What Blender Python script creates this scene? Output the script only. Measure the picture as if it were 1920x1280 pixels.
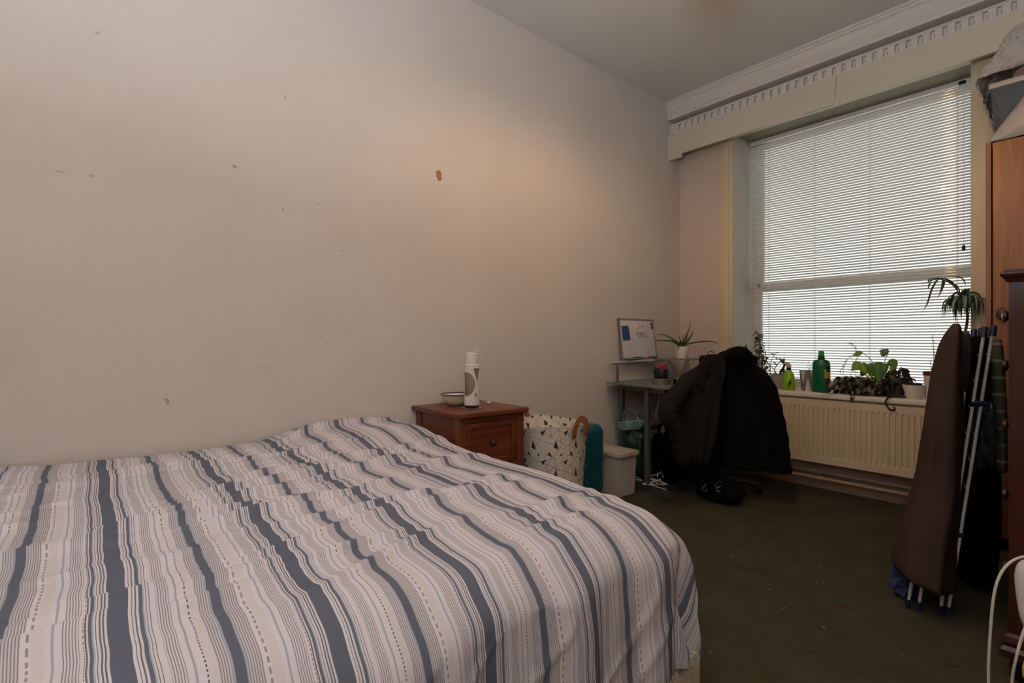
import bpy, bmesh, math, random
from mathutils import Vector, Matrix, noise
random.seed(7)
PI = math.pi
S = bpy.context.scene
COL = S.collection
for o in list(bpy.data.objects):
    bpy.data.objects.remove(o)

# ------------------------------------------------------------------ camera, world, light, exposure
cam_d = bpy.data.cameras.new('camera')
cam_d.sensor_width = 36.0
cam_d.lens = 17.85
cam_d.clip_start = 0.02
cam = bpy.data.objects.new('camera', cam_d)
COL.objects.link(cam)
cam.location = (2.502, 0.0, 1.05)
cam.rotation_euler = (PI / 2, 0, math.atan2(0.767, 0.641))
S.camera = cam

S.view_settings.view_transform = 'Standard'
S.view_settings.look = 'None'
S.view_settings.exposure = 0.14
S.view_settings.gamma = 1.0
S.view_settings.use_curve_mapping = False

wd = bpy.data.worlds.new('overcast_sky')
S.world = wd
wd.use_nodes = True
wd.node_tree.nodes['Background'].inputs[0].default_value = (1.0, 0.99, 0.975, 1)
wd.node_tree.nodes['Background'].inputs[1].default_value = 1.3

def area_light(name, loc, rot, sx, sy, power, color, portal=False):
    l = bpy.data.lights.new(name, 'AREA')
    l.shape = 'RECTANGLE'; l.size = sx; l.size_y = sy; l.energy = power; l.color = color
    if portal: l.cycles.is_portal = True
    o = bpy.data.objects.new(name, l); COL.objects.link(o)
    o.location = loc; o.rotation_euler = rot
    return o
# daylight enters through the window; a fill light added behind the camera bounces off the ceiling like a flash
area_light('window_portal', (1.21, 4.49, 1.70), (-PI / 2, 0, 0), 1.44, 2.0, 1, (1, 1, 1), True)
area_light('bounce_fill', (2.40, -0.40, 1.50), (PI - 0.15, 0.15, 0), 0.9, 0.9, 68.0, (0.86, 0.92, 1.0))
l = bpy.data.lights.new('street_light', 'POINT'); l.energy = 240.0; l.color = (1.0, 0.55, 0.2); l.shadow_soft_size = 0.1
o = bpy.data.objects.new('street_light', l); COL.objects.link(o); o.location = (-0.05, 14.3, -3.6)   # a street lamp down on the road outside

# ------------------------------------------------------------------ helpers
def lin(h):
    h = h.lstrip('#'); r = []
    for i in (0, 2, 4):
        c = int(h[i:i + 2], 16) / 255
        r.append(c / 12.92 if c <= 0.04045 else ((c + 0.055) / 1.055) ** 2.4)
    return (r[0], r[1], r[2], 1)

class NT:
    def __init__(s, m): s.t = m.node_tree; s.n = s.t.nodes
    def add(s, typ, **k):
        n = s.n.new(typ)
        for a, b in k.items(): setattr(n, a, b)
        return n
    def link(s, a, b): s.t.links.new(a, b)
    def math(s, op, a, b=None, c=None, clamp=False):
        n = s.add('ShaderNodeMath', operation=op); n.use_clamp = clamp
        for i, v in enumerate((a, b, c)):
            if v is None: continue
            if isinstance(v, (int, float)): n.inputs[i].default_value = v
            else: s.link(v, n.inputs[i])
        return n.outputs[0]
    def mix(s, f, a, b):
        n = s.add('ShaderNodeMix', data_type='RGBA')
        for sock, v in ((n.inputs[0], f), (n.inputs[6], a), (n.inputs[7], b)):
            if isinstance(v, (int, float)): sock.default_value = v
            elif isinstance(v, tuple): sock.default_value = v
            else: s.link(v, sock)
        return n.outputs[2]
    def ramp(s, f, stops, interp='CONSTANT'):
        n = s.add('ShaderNodeValToRGB'); r = n.color_ramp; r.interpolation = interp
        while len(r.elements) > 1: r.elements.remove(r.elements[-1])
        r.elements[0].position = stops[0][0]; r.elements[0].color = stops[0][1]
        for p, c in stops[1:]:
            e = r.elements.new(p); e.color = c
        s.link(f, n.inputs[0]); return n.outputs[0]

def mat(name, color, rough=0.6, metal=0.0, var=0.06, scale=6.0, bump=0.0, bscale=60.0, spec=0.5, trans=0.0, sheen=0.0, stretch=(1, 1, 1)):
    m = bpy.data.materials.new(name); m.use_nodes = True; t = NT(m)
    b = t.n['Principled BSDF']
    b.inputs['Roughness'].default_value = rough
    b.inputs['Metallic'].default_value = metal
    b.inputs['Specular IOR Level'].default_value = spec
    if trans: b.inputs['Transmission Weight'].default_value = trans
    if sheen: b.inputs['Sheen Weight'].default_value = sheen; b.inputs['Sheen Roughness'].default_value = 0.5
    c = lin(color)
    tc = t.add('ShaderNodeTexCoord'); mp = t.add('ShaderNodeMapping'); mp.inputs['Scale'].default_value = stretch
    t.link(tc.outputs['Object'], mp.inputs[0])
    nz = t.add('ShaderNodeTexNoise'); nz.inputs['Scale'].default_value = scale; nz.inputs['Detail'].default_value = 4
    t.link(mp.outputs[0], nz.inputs['Vector'])
    lo = tuple(x * (1 - var) for x in c[:3]) + (1,); hi = tuple(min(1, x * (1 + var)) for x in c[:3]) + (1,)
    col = t.ramp(nz.outputs[0], [(0.3, lo), (0.7, hi)], 'LINEAR')
    t.link(col, b.inputs['Base Color'])
    if bump:
        n2 = t.add('ShaderNodeTexNoise'); n2.inputs['Scale'].default_value = bscale; n2.inputs['Detail'].default_value = 3
        t.link(mp.outputs[0], n2.inputs['Vector'])
        bp = t.add('ShaderNodeBump'); bp.inputs['Strength'].default_value = bump; bp.inputs['Distance'].default_value = 0.01
        t.link(n2.outputs[0], bp.inputs['Height']); t.link(bp.outputs[0], b.inputs['Normal'])
    return m

def wood(name, c1, c2, rough=0.4, axis='z', scale=3.0):
    m = bpy.data.materials.new(name); m.use_nodes = True; t = NT(m); b = t.n['Principled BSDF']
    b.inputs['Roughness'].default_value = rough
    tc = t.add('ShaderNodeTexCoord'); mp = t.add('ShaderNodeMapping')
    mp.inputs['Scale'].default_value = {'z': (14, 14, 0.9), 'x': (0.9, 14, 14), 'y': (14, 0.9, 14)}[axis]
    t.link(tc.outputs['Object'], mp.inputs[0])
    nz = t.add('ShaderNodeTexNoise'); nz.inputs['Scale'].default_value = scale; nz.inputs['Detail'].default_value = 8; nz.inputs['Distortion'].default_value = 1.2
    t.link(mp.outputs[0], nz.inputs['Vector'])
    t.link(t.ramp(nz.outputs[0], [(0.3, lin(c1)), (0.68, lin(c2))], 'LINEAR'), b.inputs['Base Color'])
    bp = t.add('ShaderNodeBump'); bp.inputs['Strength'].default_value = 0.08; bp.inputs['Distance'].default_value = 0.005
    t.link(nz.outputs[0], bp.inputs['Height']); t.link(bp.outputs[0], b.inputs['Normal'])
    return m

def wloc(o):
    v = Vector((0, 0, 0))
    while o is not None:
        v += o.location; o = o.parent
    return v

def link(name, me, parent=None):
    o = bpy.data.objects.new(name, me); COL.objects.link(o)
    if parent is not None: o.parent = parent
    return o

def tag(o, label=None, cat=None, group=None, kind=None):
    if label: o['label'] = label
    if cat: o['category'] = cat
    if group: o['group'] = group
    if kind: o['kind'] = kind
    return o

def thing(name, label, cat, loc=(0, 0, 0), group=None):
    o = bpy.data.objects.new(name, None); COL.objects.link(o)
    o.location = loc; o.empty_display_size = 0.05
    return tag(o, label, cat, group)

def dup_tree(o, parent=None):
    c = o.copy(); COL.objects.link(c); c.parent = parent
    for ch in list(o.children): dup_tree(ch, c)
    return c

class MB:
    """collects shapes in world coordinates and links them as one mesh object"""
    def __init__(s): s.bm = bmesh.new(); s.uv = None
    def uvl(s):
        if s.uv is None: s.uv = s.bm.loops.layers.uv.new('UVMap')
        return s.uv
    def box(s, x0, x1, y0, y1, z0, z1, bevel=0.0, seg=2):
        r = bmesh.ops.create_cube(s.bm, size=1)
        M = Matrix.Translation(((x0 + x1) / 2, (y0 + y1) / 2, (z0 + z1) / 2)) @ Matrix.Diagonal((x1 - x0, y1 - y0, z1 - z0, 1))
        bmesh.ops.transform(s.bm, matrix=M, verts=r['verts'])
        if bevel:
            ed = list({e for v in r['verts'] for e in v.link_edges})
            bmesh.ops.bevel(s.bm, geom=ed, offset=bevel, segments=seg, affect='EDGES', profile=0.5)
        return s
    def obox(s, c, size, M, bevel=0.0):
        r = bmesh.ops.create_cube(s.bm, size=1)
        T = Matrix.Translation(c) @ M.to_4x4() @ Matrix.Diagonal((size[0], size[1], size[2], 1))
        bmesh.ops.transform(s.bm, matrix=T, verts=r['verts'])
        if bevel:
            ed = list({e for v in r['verts'] for e in v.link_edges})
            bmesh.ops.bevel(s.bm, geom=ed, offset=bevel, segments=2, affect='EDGES', profile=0.5)
        return s
    def frustum(s, x0, x1, y0, y1, z0, z1, inset):
        b = [(x0 + inset, y0 + inset, z0), (x1 - inset, y0 + inset, z0), (x1 - inset, y1 - inset, z0), (x0 + inset, y1 - inset, z0)]
        t = [(x0, y0, z1), (x1, y0, z1), (x1, y1, z1), (x0, y1, z1)]
        vb = [s.bm.verts.new(p) for p in b]; vt = [s.bm.verts.new(p) for p in t]
        s.bm.faces.new(vb[::-1]); s.bm.faces.new(vt)
        for i in range(4): s.bm.faces.new((vb[i], vb[(i + 1) % 4], vt[(i + 1) % 4], vt[i]))
        return s
    def loft(s, rings, cap=True, closed=True):
        R = [[s.bm.verts.new(p) for p in r] for r in rings]
        n = len(R[0])
        for a, b in zip(R, R[1:]):
            for i in range(n if closed else n - 1):
                j = (i + 1) % n
                try: s.bm.faces.new((a[i], a[j], b[j], b[i]))
                except ValueError: pass
        if cap and closed:
            try: s.bm.faces.new(R[0][::-1]); s.bm.faces.new(R[-1])
            except ValueError: pass
        return s
    def tube(s, pts, r, seg=10, cap=True):
        pts = [Vector(p) for p in pts]; rings = []; up = None
        for i, p in enumerate(pts):
            d = (pts[min(i + 1, len(pts) - 1)] - pts[max(i - 1, 0)]).normalized()
            if up is None: up = Vector((0, 0, 1)) if abs(d.z) < 0.9 else Vector((1, 0, 0))
            a = d.cross(up).normalized(); up = a.cross(d).normalized()
            rr = r[i] if isinstance(r, (list, tuple)) else r
            rings.append([p + (a * math.cos(2 * PI * k / seg) + up * math.sin(2 * PI * k / seg)) * rr for k in range(seg)])
        return s.loft(rings, cap)
    def lathe(s, prof, c=(0, 0, 0), seg=28, cap=True, uv=False, ell=(1, 1)):
        R = [[s.bm.verts.new((c[0] + r * ell[0] * math.cos(2 * PI * k / seg), c[1] + r * ell[1] * math.sin(2 * PI * k / seg), c[2] + z)) for k in range(seg)] for r, z in prof]
        L = s.uvl() if uv else None
        zs = [p[1] for p in prof]; z0, z1 = min(zs), max(zs)
        for q, (a, b) in enumerate(zip(R, R[1:])):
            for i in range(seg):
                j = (i + 1) % seg
                f = s.bm.faces.new((a[i], a[j], b[j], b[i]))
                if uv:
                    va = (prof[q][1] - z0) / (z1 - z0); vb = (prof[q + 1][1] - z0) / (z1 - z0)
                    for lp, w in zip(f.loops, ((i / seg, va), ((i + 1) / seg, va), ((i + 1) / seg, vb), (i / seg, vb))): lp[L].uv = w
        if cap:
            if prof[0][0] > 1e-5: s.bm.faces.new(R[0][::-1])
            if prof[-1][0] > 1e-5: s.bm.faces.new(R[-1])
        return s
    def prism(s, pts, z0, z1):
        a = [s.bm.verts.new((p[0], p[1], z0)) for p in pts]; b = [s.bm.verts.new((p[0], p[1], z1)) for p in pts]
        s.bm.faces.new(a[::-1]); s.bm.faces.new(b); n = len(pts)
        for i in range(n): s.bm.faces.new((a[i], a[(i + 1) % n], b[(i + 1) % n], b[i]))
        return s
    def extrude_x(s, pts, x0, x1):
        a = [s.bm.verts.new((x0, p[0], p[1])) for p in pts]; b = [s.bm.verts.new((x1, p[0], p[1])) for p in pts]
        s.bm.faces.new(a[::-1]); s.bm.faces.new(b); n = len(pts)
        for i in range(n): s.bm.faces.new((a[i], a[(i + 1) % n], b[(i + 1) % n], b[i]))
        return s
    def leaf(s, pts, w, fold=0.25, side=None):
        """leaf blade along pts with half widths w, folded along its midrib"""
        pts = [Vector(p) for p in pts]; prev = None
        for i, p in enumerate(pts):
            d = (pts[min(i + 1, len(pts) - 1)] - pts[max(i - 1, 0)]).normalized()
            a = d.cross(Vector(side) if side else Vector((0, 0, 1)))
            if a.length < 0.05: a = d.cross(Vector((1, 0.3, 0)))
            a.normalize(); u = a.cross(d).normalized()
            ww = max(w[i], 0.0004)
            row = [s.bm.verts.new(q) for q in (p - a * ww + u * ww * fold, p - u * ww * 0.12, p + a * ww + u * ww * fold)]
            if prev:
                s.bm.faces.new((prev[0], prev[1], row[1], row[0])); s.bm.faces.new((prev[1], prev[2], row[2], row[1]))
            prev = row
        return s
    def build(s, name, m, parent=None, smooth=True, subsurf=0, solid=0.0, angle=0.6):
        if parent is not None:
            bmesh.ops.translate(s.bm, vec=-wloc(parent), verts=s.bm.verts)
        bmesh.ops.recalc_face_normals(s.bm, faces=s.bm.faces)
        me = bpy.data.meshes.new(name)
        if smooth:
            for f in s.bm.faces: f.smooth = True
            for e in s.bm.edges:
                if len(e.link_faces) == 2 and e.calc_face_angle(0) > angle: e.smooth = False
        s.bm.to_mesh(me); s.bm.free()
        me.materials.append(m)
        o = link(name, me, parent)
        if solid:
            md = o.modifiers.new('thickness', 'SOLIDIFY'); md.thickness = solid; md.offset = 0
        if subsurf:
            md = o.modifiers.new('smooth', 'SUBSURF'); md.levels = subsurf; md.render_levels = subsurf
        return o

def top(o, label, cat, group=None):
    """a thing that is one mesh: move its origin to its base"""
    return tag(o, label, cat, group)

def curve_pts(ctrl, n=8):
    """Catmull-Rom through control points"""
    P = [Vector(p) for p in ctrl]; P = [P[0] * 2 - P[1]] + P + [P[-1] * 2 - P[-2]]; out = []
    for i in range(1, len(P) - 2):
        for k in range(n):
            t = k / n; a, b, c, d = P[i - 1], P[i], P[i + 1], P[i + 2]
            out.append(0.5 * ((2 * b) + (c - a) * t + (2 * a - 5 * b + 4 * c - d) * t * t + (3 * b - a - 3 * c + d) * t ** 3))
    out.append(P[-2]); return out

def rot_z(a): return Matrix.Rotation(a, 3, 'Z')

# ------------------------------------------------------------------ materials
M = {}
M['ceiling'] = mat('ceiling_paint', '#dcd8d1', 0.85, var=0.02, scale=1.5)
M['cream'] = mat('cream_gloss_paint', '#d2c3a4', 0.4, var=0.03, scale=2)
M['pelmet'] = mat('pelmet_paint', '#d0c7b3', 0.45, var=0.03, scale=2)
M['plaster_white'] = mat('cornice_white', '#d6cfc6', 0.6, var=0.02)
M['wall_far'] = mat('window_wall_paint', '#cdbdb1', 0.8, var=0.03, scale=2)
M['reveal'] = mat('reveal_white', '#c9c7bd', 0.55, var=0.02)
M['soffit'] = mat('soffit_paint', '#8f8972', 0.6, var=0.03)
M['white_gloss'] = mat('white_gloss', '#dedad2', 0.35, var=0.02)
M['rad'] = mat('radiator_enamel', '#d8c7a6', 0.35, var=0.03, scale=3)
M['pipe'] = mat('painted_pipe', '#b59c80', 0.45, var=0.06)
M['skirting'] = mat('skirting_paint', '#a8907a', 0.5, var=0.06)
M['slat'] = mat('blind_slat', '#efede9', 0.4, var=0.02)
_b = M['slat'].node_tree.nodes['Principled BSDF']; _b.inputs['Coat Weight'].default_value = 0.6; _b.inputs['Coat Roughness'].default_value = 0.05
_t = NT(M['slat']); _tl = _t.add('ShaderNodeBsdfTranslucent'); _tl.inputs[0].default_value = lin('#efe9df'); _mx = _t.add('ShaderNodeMixShader'); _mx.inputs[0].default_value = 0.16
_t.link(_b.outputs[0], _mx.inputs[1]); _t.link(_tl.outputs[0], _mx.inputs[2]); _t.link(_mx.outputs[0], _t.n['Material Output'].inputs[0])   # thin vinyl
M['cordm'] = mat('blind_cord', '#f0eeea', 0.7)
M['pine'] = wood('stained_pine', '#54291a', '#7d4327', 0.38, 'y')
M['pine_z'] = wood('stained_pine_upright', '#54291a', '#753d23', 0.38, 'z')
M['teak'] = wood('teak_veneer', '#7a4d2f', '#98663f', 0.45, 'z', 2.2)
M['mahog'] = wood('dark_mahogany', '#33170f', '#4f251a', 0.32, 'z', 2.2)
M['mahog_y'] = wood('dark_mahogany_flat', '#2e150e', '#472118', 0.3, 'x', 2.2)
M['palewood'] = wood('pale_pine', '#b98d55', '#d3a768', 0.5, 'x')
M['black'] = mat('black_plastic', '#0f0f10', 0.5)
M['black_fab'] = mat('black_fabric', '#0b0b0c', 0.95, bump=0.3, bscale=140, var=0.2, spec=0.15)
M['char_fab'] = mat('charcoal_wool', '#211f1c', 0.95, bump=0.3, bscale=160, var=0.2, spec=0.15)
M['brown_fab'] = mat('brown_fleece', '#463831', 0.95, bump=0.25, bscale=180, var=0.15, spec=0.08)
M['grey_fab'] = mat('grey_jersey', '#4a4644', 0.95, var=0.15, spec=0.1)
M['steel'] = mat('grey_powder_coat', '#56595b', 0.45, 0.3, var=0.05)
M['chrome'] = mat('brushed_chrome', '#b8b8b8', 0.25, 0.9, var=0.04)
M['buckle'] = mat('bright_buckle', '#85868a', 0.3, 0.5)
M['bright_rail'] = mat('polished_rail', '#c9cacc', 0.2, 0.55)
M['white_tube'] = mat('white_coated_tube', '#cfcac2', 0.35)
M['blue_cap'] = mat('blue_plastic', '#172349', 0.45)
M['blue_fab'] = mat('blue_cloth', '#33446f', 0.9, var=0.25, scale=20)
M['white_plastic'] = mat('white_plastic', '#dcd8cf', 0.4, var=0.02)
M['bin'] = mat('grey_white_plastic', '#c2b9ac', 0.5, var=0.03)
M['teal'] = mat('teal_shell', '#0d5163', 0.4, var=0.06)
M['teal_dark'] = mat('teal_zip', '#0b4453', 0.7)
M['tan'] = mat('tan_leather', '#9a5f35', 0.55, var=0.12, scale=30)
M['mint'] = mat('mint_wire', '#7fb5a4', 0.4)
M['green_bag'] = mat('green_polythene', '#123f20', 0.35, var=0.3, scale=18)
M['soil'] = mat('potting_soil', '#1d1510', 1.0, var=0.4, scale=60, bump=0.6, bscale=90)
M['white_pot'] = mat('white_ceramic', '#e2ddd4', 0.3, var=0.02)
M['black_pot'] = mat('black_pot', '#141313', 0.45)
M['dark_pot'] = mat('dark_grey_pot', '#3b3a3c', 0.6)
M['tin'] = mat('tin_metal', '#9a938a', 0.35, 0.8, var=0.05)
M['aloe'] = mat('aloe_leaf', '#3f5a36', 0.45, var=0.18, scale=14)
M['lime_leaf'] = mat('lime_leaf', '#7da638', 0.5, var=0.2, scale=16)
M['mid_leaf'] = mat('green_leaf', '#4d7a2c', 0.5, var=0.2, scale=16)
M['blue_leaf'] = mat('grey_green_leaf', '#6b8c70', 0.5, var=0.2, scale=16)
M['dark_leaf'] = mat('dark_green_leaf', '#2a3a24', 0.5, var=0.25, scale=16)
M['black_leaf'] = mat('withered_dark_leaf', '#231d18', 0.7, var=0.3, scale=16)
M['dry_leaf'] = mat('dried_brown_leaf', '#5e4a2b', 0.8, var=0.3, scale=16)
M['cream_leaf'] = mat('variegated_leaf', '#9a8c72', 0.7, var=0.35, scale=30)
M['stem'] = mat('woody_stem', '#4a3f2a', 0.8)
M['spray'] = mat('lime_plastic', '#93c51b', 0.35, var=0.04)
M['green_bottle'] = mat('green_bottle_plastic', '#0c6a44', 0.3, var=0.05)
M['cap_green'] = mat('bright_green_cap', '#13b352', 0.4)
M['label_yellow'] = mat('yellow_label', '#b49325', 0.5)
M['label_dark'] = mat('dark_label_print', '#3f4030', 0.5)
M['red'] = mat('red_cactus', '#b3372c', 0.6, var=0.15, scale=30)
M['red_rim'] = mat('red_glaze', '#6e1f1d', 0.35)
M['red_pl'] = mat('red_plastic', '#b32b2b', 0.4)
M['navy'] = mat('navy_enamel', '#23284a', 0.3)
M['enamel'] = mat('cream_enamel', '#ddd0c3', 0.25, var=0.02)
M['board'] = mat('whiteboard_face', '#d3d2d8', 0.25, var=0.01)
M['board_blue'] = mat('blue_card', '#19467f', 0.6)
M['ink'] = mat('black_ink', '#34343c', 0.6)
M['ink_red'] = mat('faded_red_ink', '#c98a92', 0.6)
M['paper'] = mat('grey_paper', '#8b8d88', 0.8, var=0.05)
M['brass'] = mat('dark_brass_knob', '#4b3626', 0.35, 0.7)
M['silver'] = mat('silver_foil', '#c4ccd6', 0.3, 0.3, bump=0.6, bscale=60)
M['purple'] = mat('dark_purple_cloth', '#3b3038', 0.85, var=0.1)
M['cable'] = mat('white_cable', '#cfcdc0', 0.45)
M['lint'] = mat('pale_lint', '#8d877a', 0.9)
M['thread'] = mat('red_thread', '#6a1f18', 0.9)
M['gasket'] = mat('sash_paint', '#d5d2cb', 0.4)
M['plastic_grey'] = mat('grey_plastic_sheet', '#a39d93', 0.3, var=0.1, scale=9, bump=0.3, bscale=14)
m = bpy.data.materials.new('lamp_shade_fabric'); m.use_nodes = True; t = NT(m)
for n in list(t.n):
    if n.type == 'BSDF_PRINCIPLED': t.n.remove(n)
df = t.add('ShaderNodeBsdfDiffuse'); df.inputs[0].default_value = lin('#d9cdb8'); tl = t.add('ShaderNodeBsdfTranslucent'); tl.inputs[0].default_value = lin('#d9cdb8')
mx = t.add('ShaderNodeMixShader'); mx.inputs[0].default_value = 0.6
t.link(df.outputs[0], mx.inputs[1]); t.link(tl.outputs[0], mx.inputs[2]); t.link(mx.outputs[0], t.n['Material Output'].inputs[0])
M['shade'] = m

# left wall: warm off-white paint with the chips and scuffs it has
m = bpy.data.materials.new('left_wall_paint'); m.use_nodes = True; t = NT(m); b = t.n['Principled BSDF']
b.inputs['Roughness'].default_value = 0.75
tc = t.add('ShaderNodeTexCoord')
n1 = t.add('ShaderNodeTexNoise'); n1.inputs['Scale'].default_value = 1.3; n1.inputs['Detail'].default_value = 5
t.link(tc.outputs['Object'], n1.inputs['Vector'])
col = t.ramp(n1.outputs[0], [(0.3, lin('#cfc8c1')), (0.7, lin('#d5cec7'))], 'LINEAR')
n2 = t.add('ShaderNodeTexNoise'); n2.inputs['Scale'].default_value = 30; t.link(tc.outputs['Object'], n2.inputs['Vector'])
sep = t.add('ShaderNodeSeparateXYZ'); t.link(tc.outputs['Object'], sep.inputs[0])
wob = t.math('MULTIPLY', t.math('SUBTRACT', n2.outputs[0], 0.5), 0.035)
SPOTS = [(1.545, 2.001, 0.017, 0.030, '#a2714e', 1.0), (0.029, 2.227, 0.010, 0.006, '#8d8378', 0.8), (0.497, 1.821, 0.008, 0.008, '#7d6a5c', 0.9),
         (0.698, 1.667, 0.008, 0.007, '#8d7c70', 0.8), (0.017, 1.679, 0.010, 0.006, '#8f857b', 0.7), (-0.075, 1.675, 0.018, 0.004, '#94877e', 0.8),
         (0.247, 0.805, 0.006, 0.012, '#7a5443', 0.9), (0.875, 1.076, 0.009, 0.007, '#a98f80', 0.7), (0.976, 1.505, 0.006, 0.006, '#8f857b', 0.7),
         (2.064, 2.317, 0.005, 0.008, '#8a7f75', 0.8), (0.712, 2.193, 0.006, 0.009, '#a3988d', 0.8), (0.86, 1.72, 0.009, 0.006, '#b09a88', 0.7),
         (1.30, 1.25, 0.010, 0.010, '#b8a294', 0.6), (0.61, 0.93, 0.03, 0.004, '#a89788', 0.5)]
for (sy, sz, ry, rz, hx, al) in SPOTS:
    dy = t.math('DIVIDE', t.math('ADD', t.math('SUBTRACT', sep.outputs[1], sy), wob), ry)
    dz = t.math('DIVIDE', t.math('SUBTRACT', sep.outputs[2], sz), rz)
    p6 = t.math('ADD', t.math('POWER', t.math('ABSOLUTE', dy), 3.0), t.math('POWER', t.math('ABSOLUTE', dz), 3.0))
    msk = t.math('MULTIPLY', t.math('LESS_THAN', p6, 1.0), al if al == 1.0 else al * 0.55)
    col = t.mix(msk, col, lin(hx))
t.link(col, b.inputs['Base Color'])
bp = t.add('ShaderNodeBump'); bp.inputs['Strength'].default_value = 0.12; bp.inputs['Distance'].default_value = 0.004
n3 = t.add('ShaderNodeTexNoise'); n3.inputs['Scale'].default_value = 45; n3.inputs['Detail'].default_value = 4
t.link(tc.outputs['Object'], n3.inputs['Vector']); t.link(n3.outputs[0], bp.inputs['Height']); t.link(bp.outputs[0], b.inputs['Normal'])
M['wall_left'] = m

# carpet: worn moss green
m = bpy.data.materials.new('green_carpet'); m.use_nodes = True; t = NT(m); b = t.n['Principled BSDF']
b.inputs['Roughness'].default_value = 1.0; b.inputs['Specular IOR Level'].default_value = 0.1
tc = t.add('ShaderNodeTexCoord')
n1 = t.add('ShaderNodeTexNoise'); n1.inputs['Scale'].default_value = 5; n1.inputs['Detail'].default_value = 7; n1.inputs['Roughness'].default_value = 0.7
n2 = t.add('ShaderNodeTexNoise'); n2.inputs['Scale'].default_value = 260; n2.inputs['Detail'].default_value = 2
for q in (n1, n2): t.link(tc.outputs['Object'], q.inputs['Vector'])
a = t.ramp(n1.outputs[0], [(0.3, lin('#454232')), (0.55, lin('#514e3d')), (0.75, lin('#5a5546'))], 'LINEAR')
a = t.mix(t.math('MULTIPLY', n2.outputs[0], 0.5), a, lin('#2f2e20'))
mp = t.add('ShaderNodeMapping'); mp.inputs['Scale'].default_value = (9, 26, 1); mp.inputs['Rotation'].default_value = (0, 0, 0.5)
t.link(tc.outputs['Object'], mp.inputs[0])
n4 = t.add('ShaderNodeTexNoise'); n4.inputs['Scale'].default_value = 1.6; n4.inputs['Detail'].default_value = 5; t.link(mp.outputs[0], n4.inputs['Vector'])
a = t.mix(t.ramp(n4.outputs[0], [(0.0, (0, 0, 0, 1)), (0.68, (0.7, 0.7, 0.7, 1))]), a, lin('#27261b'))
t.link(a, b.inputs['Base Color'])
bp = t.add('ShaderNodeBump'); bp.inputs['Strength'].default_value = 0.6; bp.inputs['Distance'].default_value = 0.006
t.link(n2.outputs[0], bp.inputs['Height']); t.link(bp.outputs[0], b.inputs['Normal'])
M['carpet'] = m

# striped duvet cotton: the pattern runs across UV.y (metres of cloth), threads along UV.x
m = bpy.data.materials.new('striped_cotton'); m.use_nodes = True; t = NT(m); b = t.n['Principled BSDF']
b.inputs['Roughness'].default_value = 0.9; b.inputs['Specular IOR Level'].default_value = 0.2
uv = t.add('ShaderNodeUVMap'); sep = t.add('ShaderNodeSeparateXYZ'); t.link(uv.outputs[0], sep.inputs[0])
PER = 0.284
f = t.math('FRACT', t.math('ADD', t.math('DIVIDE', t.math('SUBTRACT', sep.outputs[1], 0.038), PER), 10.0))
BASE = lin('#d3cdd2'); BEI = lin('#cec7c7'); DRK = lin('#454e62'); LIN = lin('#56565e'); BLU = lin('#9aa3b4'); THK = lin('#4c5568'); GRY = lin('#c5c0c5'); LB = lin('#9ba2ab')
st = [(0.0, DRK), (0.050, BASE), (0.064, LIN), (0.070, BASE), (0.080, LIN), (0.086, BASE), (0.098, THK), (0.120, BLU), (0.126, BASE), (0.134, LIN), (0.140, BASE),
      (0.149, LIN), (0.154, BASE), (0.285, BLU), (0.296, BASE), (0.345, BEI), (0.390, GRY), (0.448, LB), (0.458, DRK), (0.512, LB), (0.522, GRY), (0.60, BASE)]
solid = t.ramp(f, st)
st2 = [(0.0, BASE), (0.64, BEI), (0.69, BASE), (0.716, BLU), (0.728, BASE), (0.855, LIN), (0.861, BASE), (0.870, THK), (0.886, BLU), (0.891, BASE), (0.899, LIN), (0.906, BASE), (0.916, LIN), (0.923, BASE), (0.932, LIN), (0.938, BASE), (0.950, DRK)]
solid2 = t.ramp(f, st2)
c1 = t.mix(t.math('GREATER_THAN', f, 0.60), solid, solid2)
# blocks of fine pin lines
B0 = (0, 0, 0, 1); B1 = (1, 1, 1, 1)
blk = t.ramp(f, [(0.0, B0), (0.185, B1), (0.252, B0), (0.390, B1), (0.448, B0), (0.522, B1), (0.60, B0), (0.755, B1), (0.832, B0)])
pin = t.math('LESS_THAN', t.math('FRACT', t.math('MULTIPLY', f, 76.0)), 0.42)
c1 = t.mix(t.math('MULTIPLY', t.math('MULTIPLY', blk, pin), 0.85), c1, lin('#6b646d'))
# dotted and dashed lines
dots = t.ramp(f, [(0.0, B0), (0.333, B1), (0.340, B0), (0.845, B1), (0.851, B0)])
dsh = t.ramp(f, [(0.0, B0), (0.618, B1), (0.630, B0)])
d1 = t.math('LESS_THAN', t.math('FRACT', t.math('MULTIPLY', sep.outputs[0], 130.0)), 0.55)
d2 = t.math('LESS_THAN', t.math('FRACT', t.math('MULTIPLY', sep.outputs[0], 60.0)), 0.6)
c1 = t.mix(t.math('MULTIPLY', dots, d1), c1, lin('#3c3c44'))
c1 = t.mix(t.math('MULTIPLY', dsh, d2), c1, lin('#8b8783'))
wv = t.add('ShaderNodeTexNoise'); wv.inputs['Scale'].default_value = 900; mp = t.add('ShaderNodeMapping'); mp.inputs['Scale'].default_value = (0.4, 1, 1)
t.link(uv.outputs[0], mp.inputs[0]); t.link(mp.outputs[0], wv.inputs['Vector'])
c1 = t.mix(t.math('MULTIPLY', wv.outputs[0], 0.14), c1, lin('#ffffff'))
t.link(c1, b.inputs['Base Color'])
bp = t.add('ShaderNodeBump'); bp.inputs['Strength'].default_value = 0.15; bp.inputs['Distance'].default_value = 0.002
t.link(wv.outputs[0], bp.inputs['Height']); t.link(bp.outputs[0], b.inputs['Normal'])
M['duvet'] = m

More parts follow.
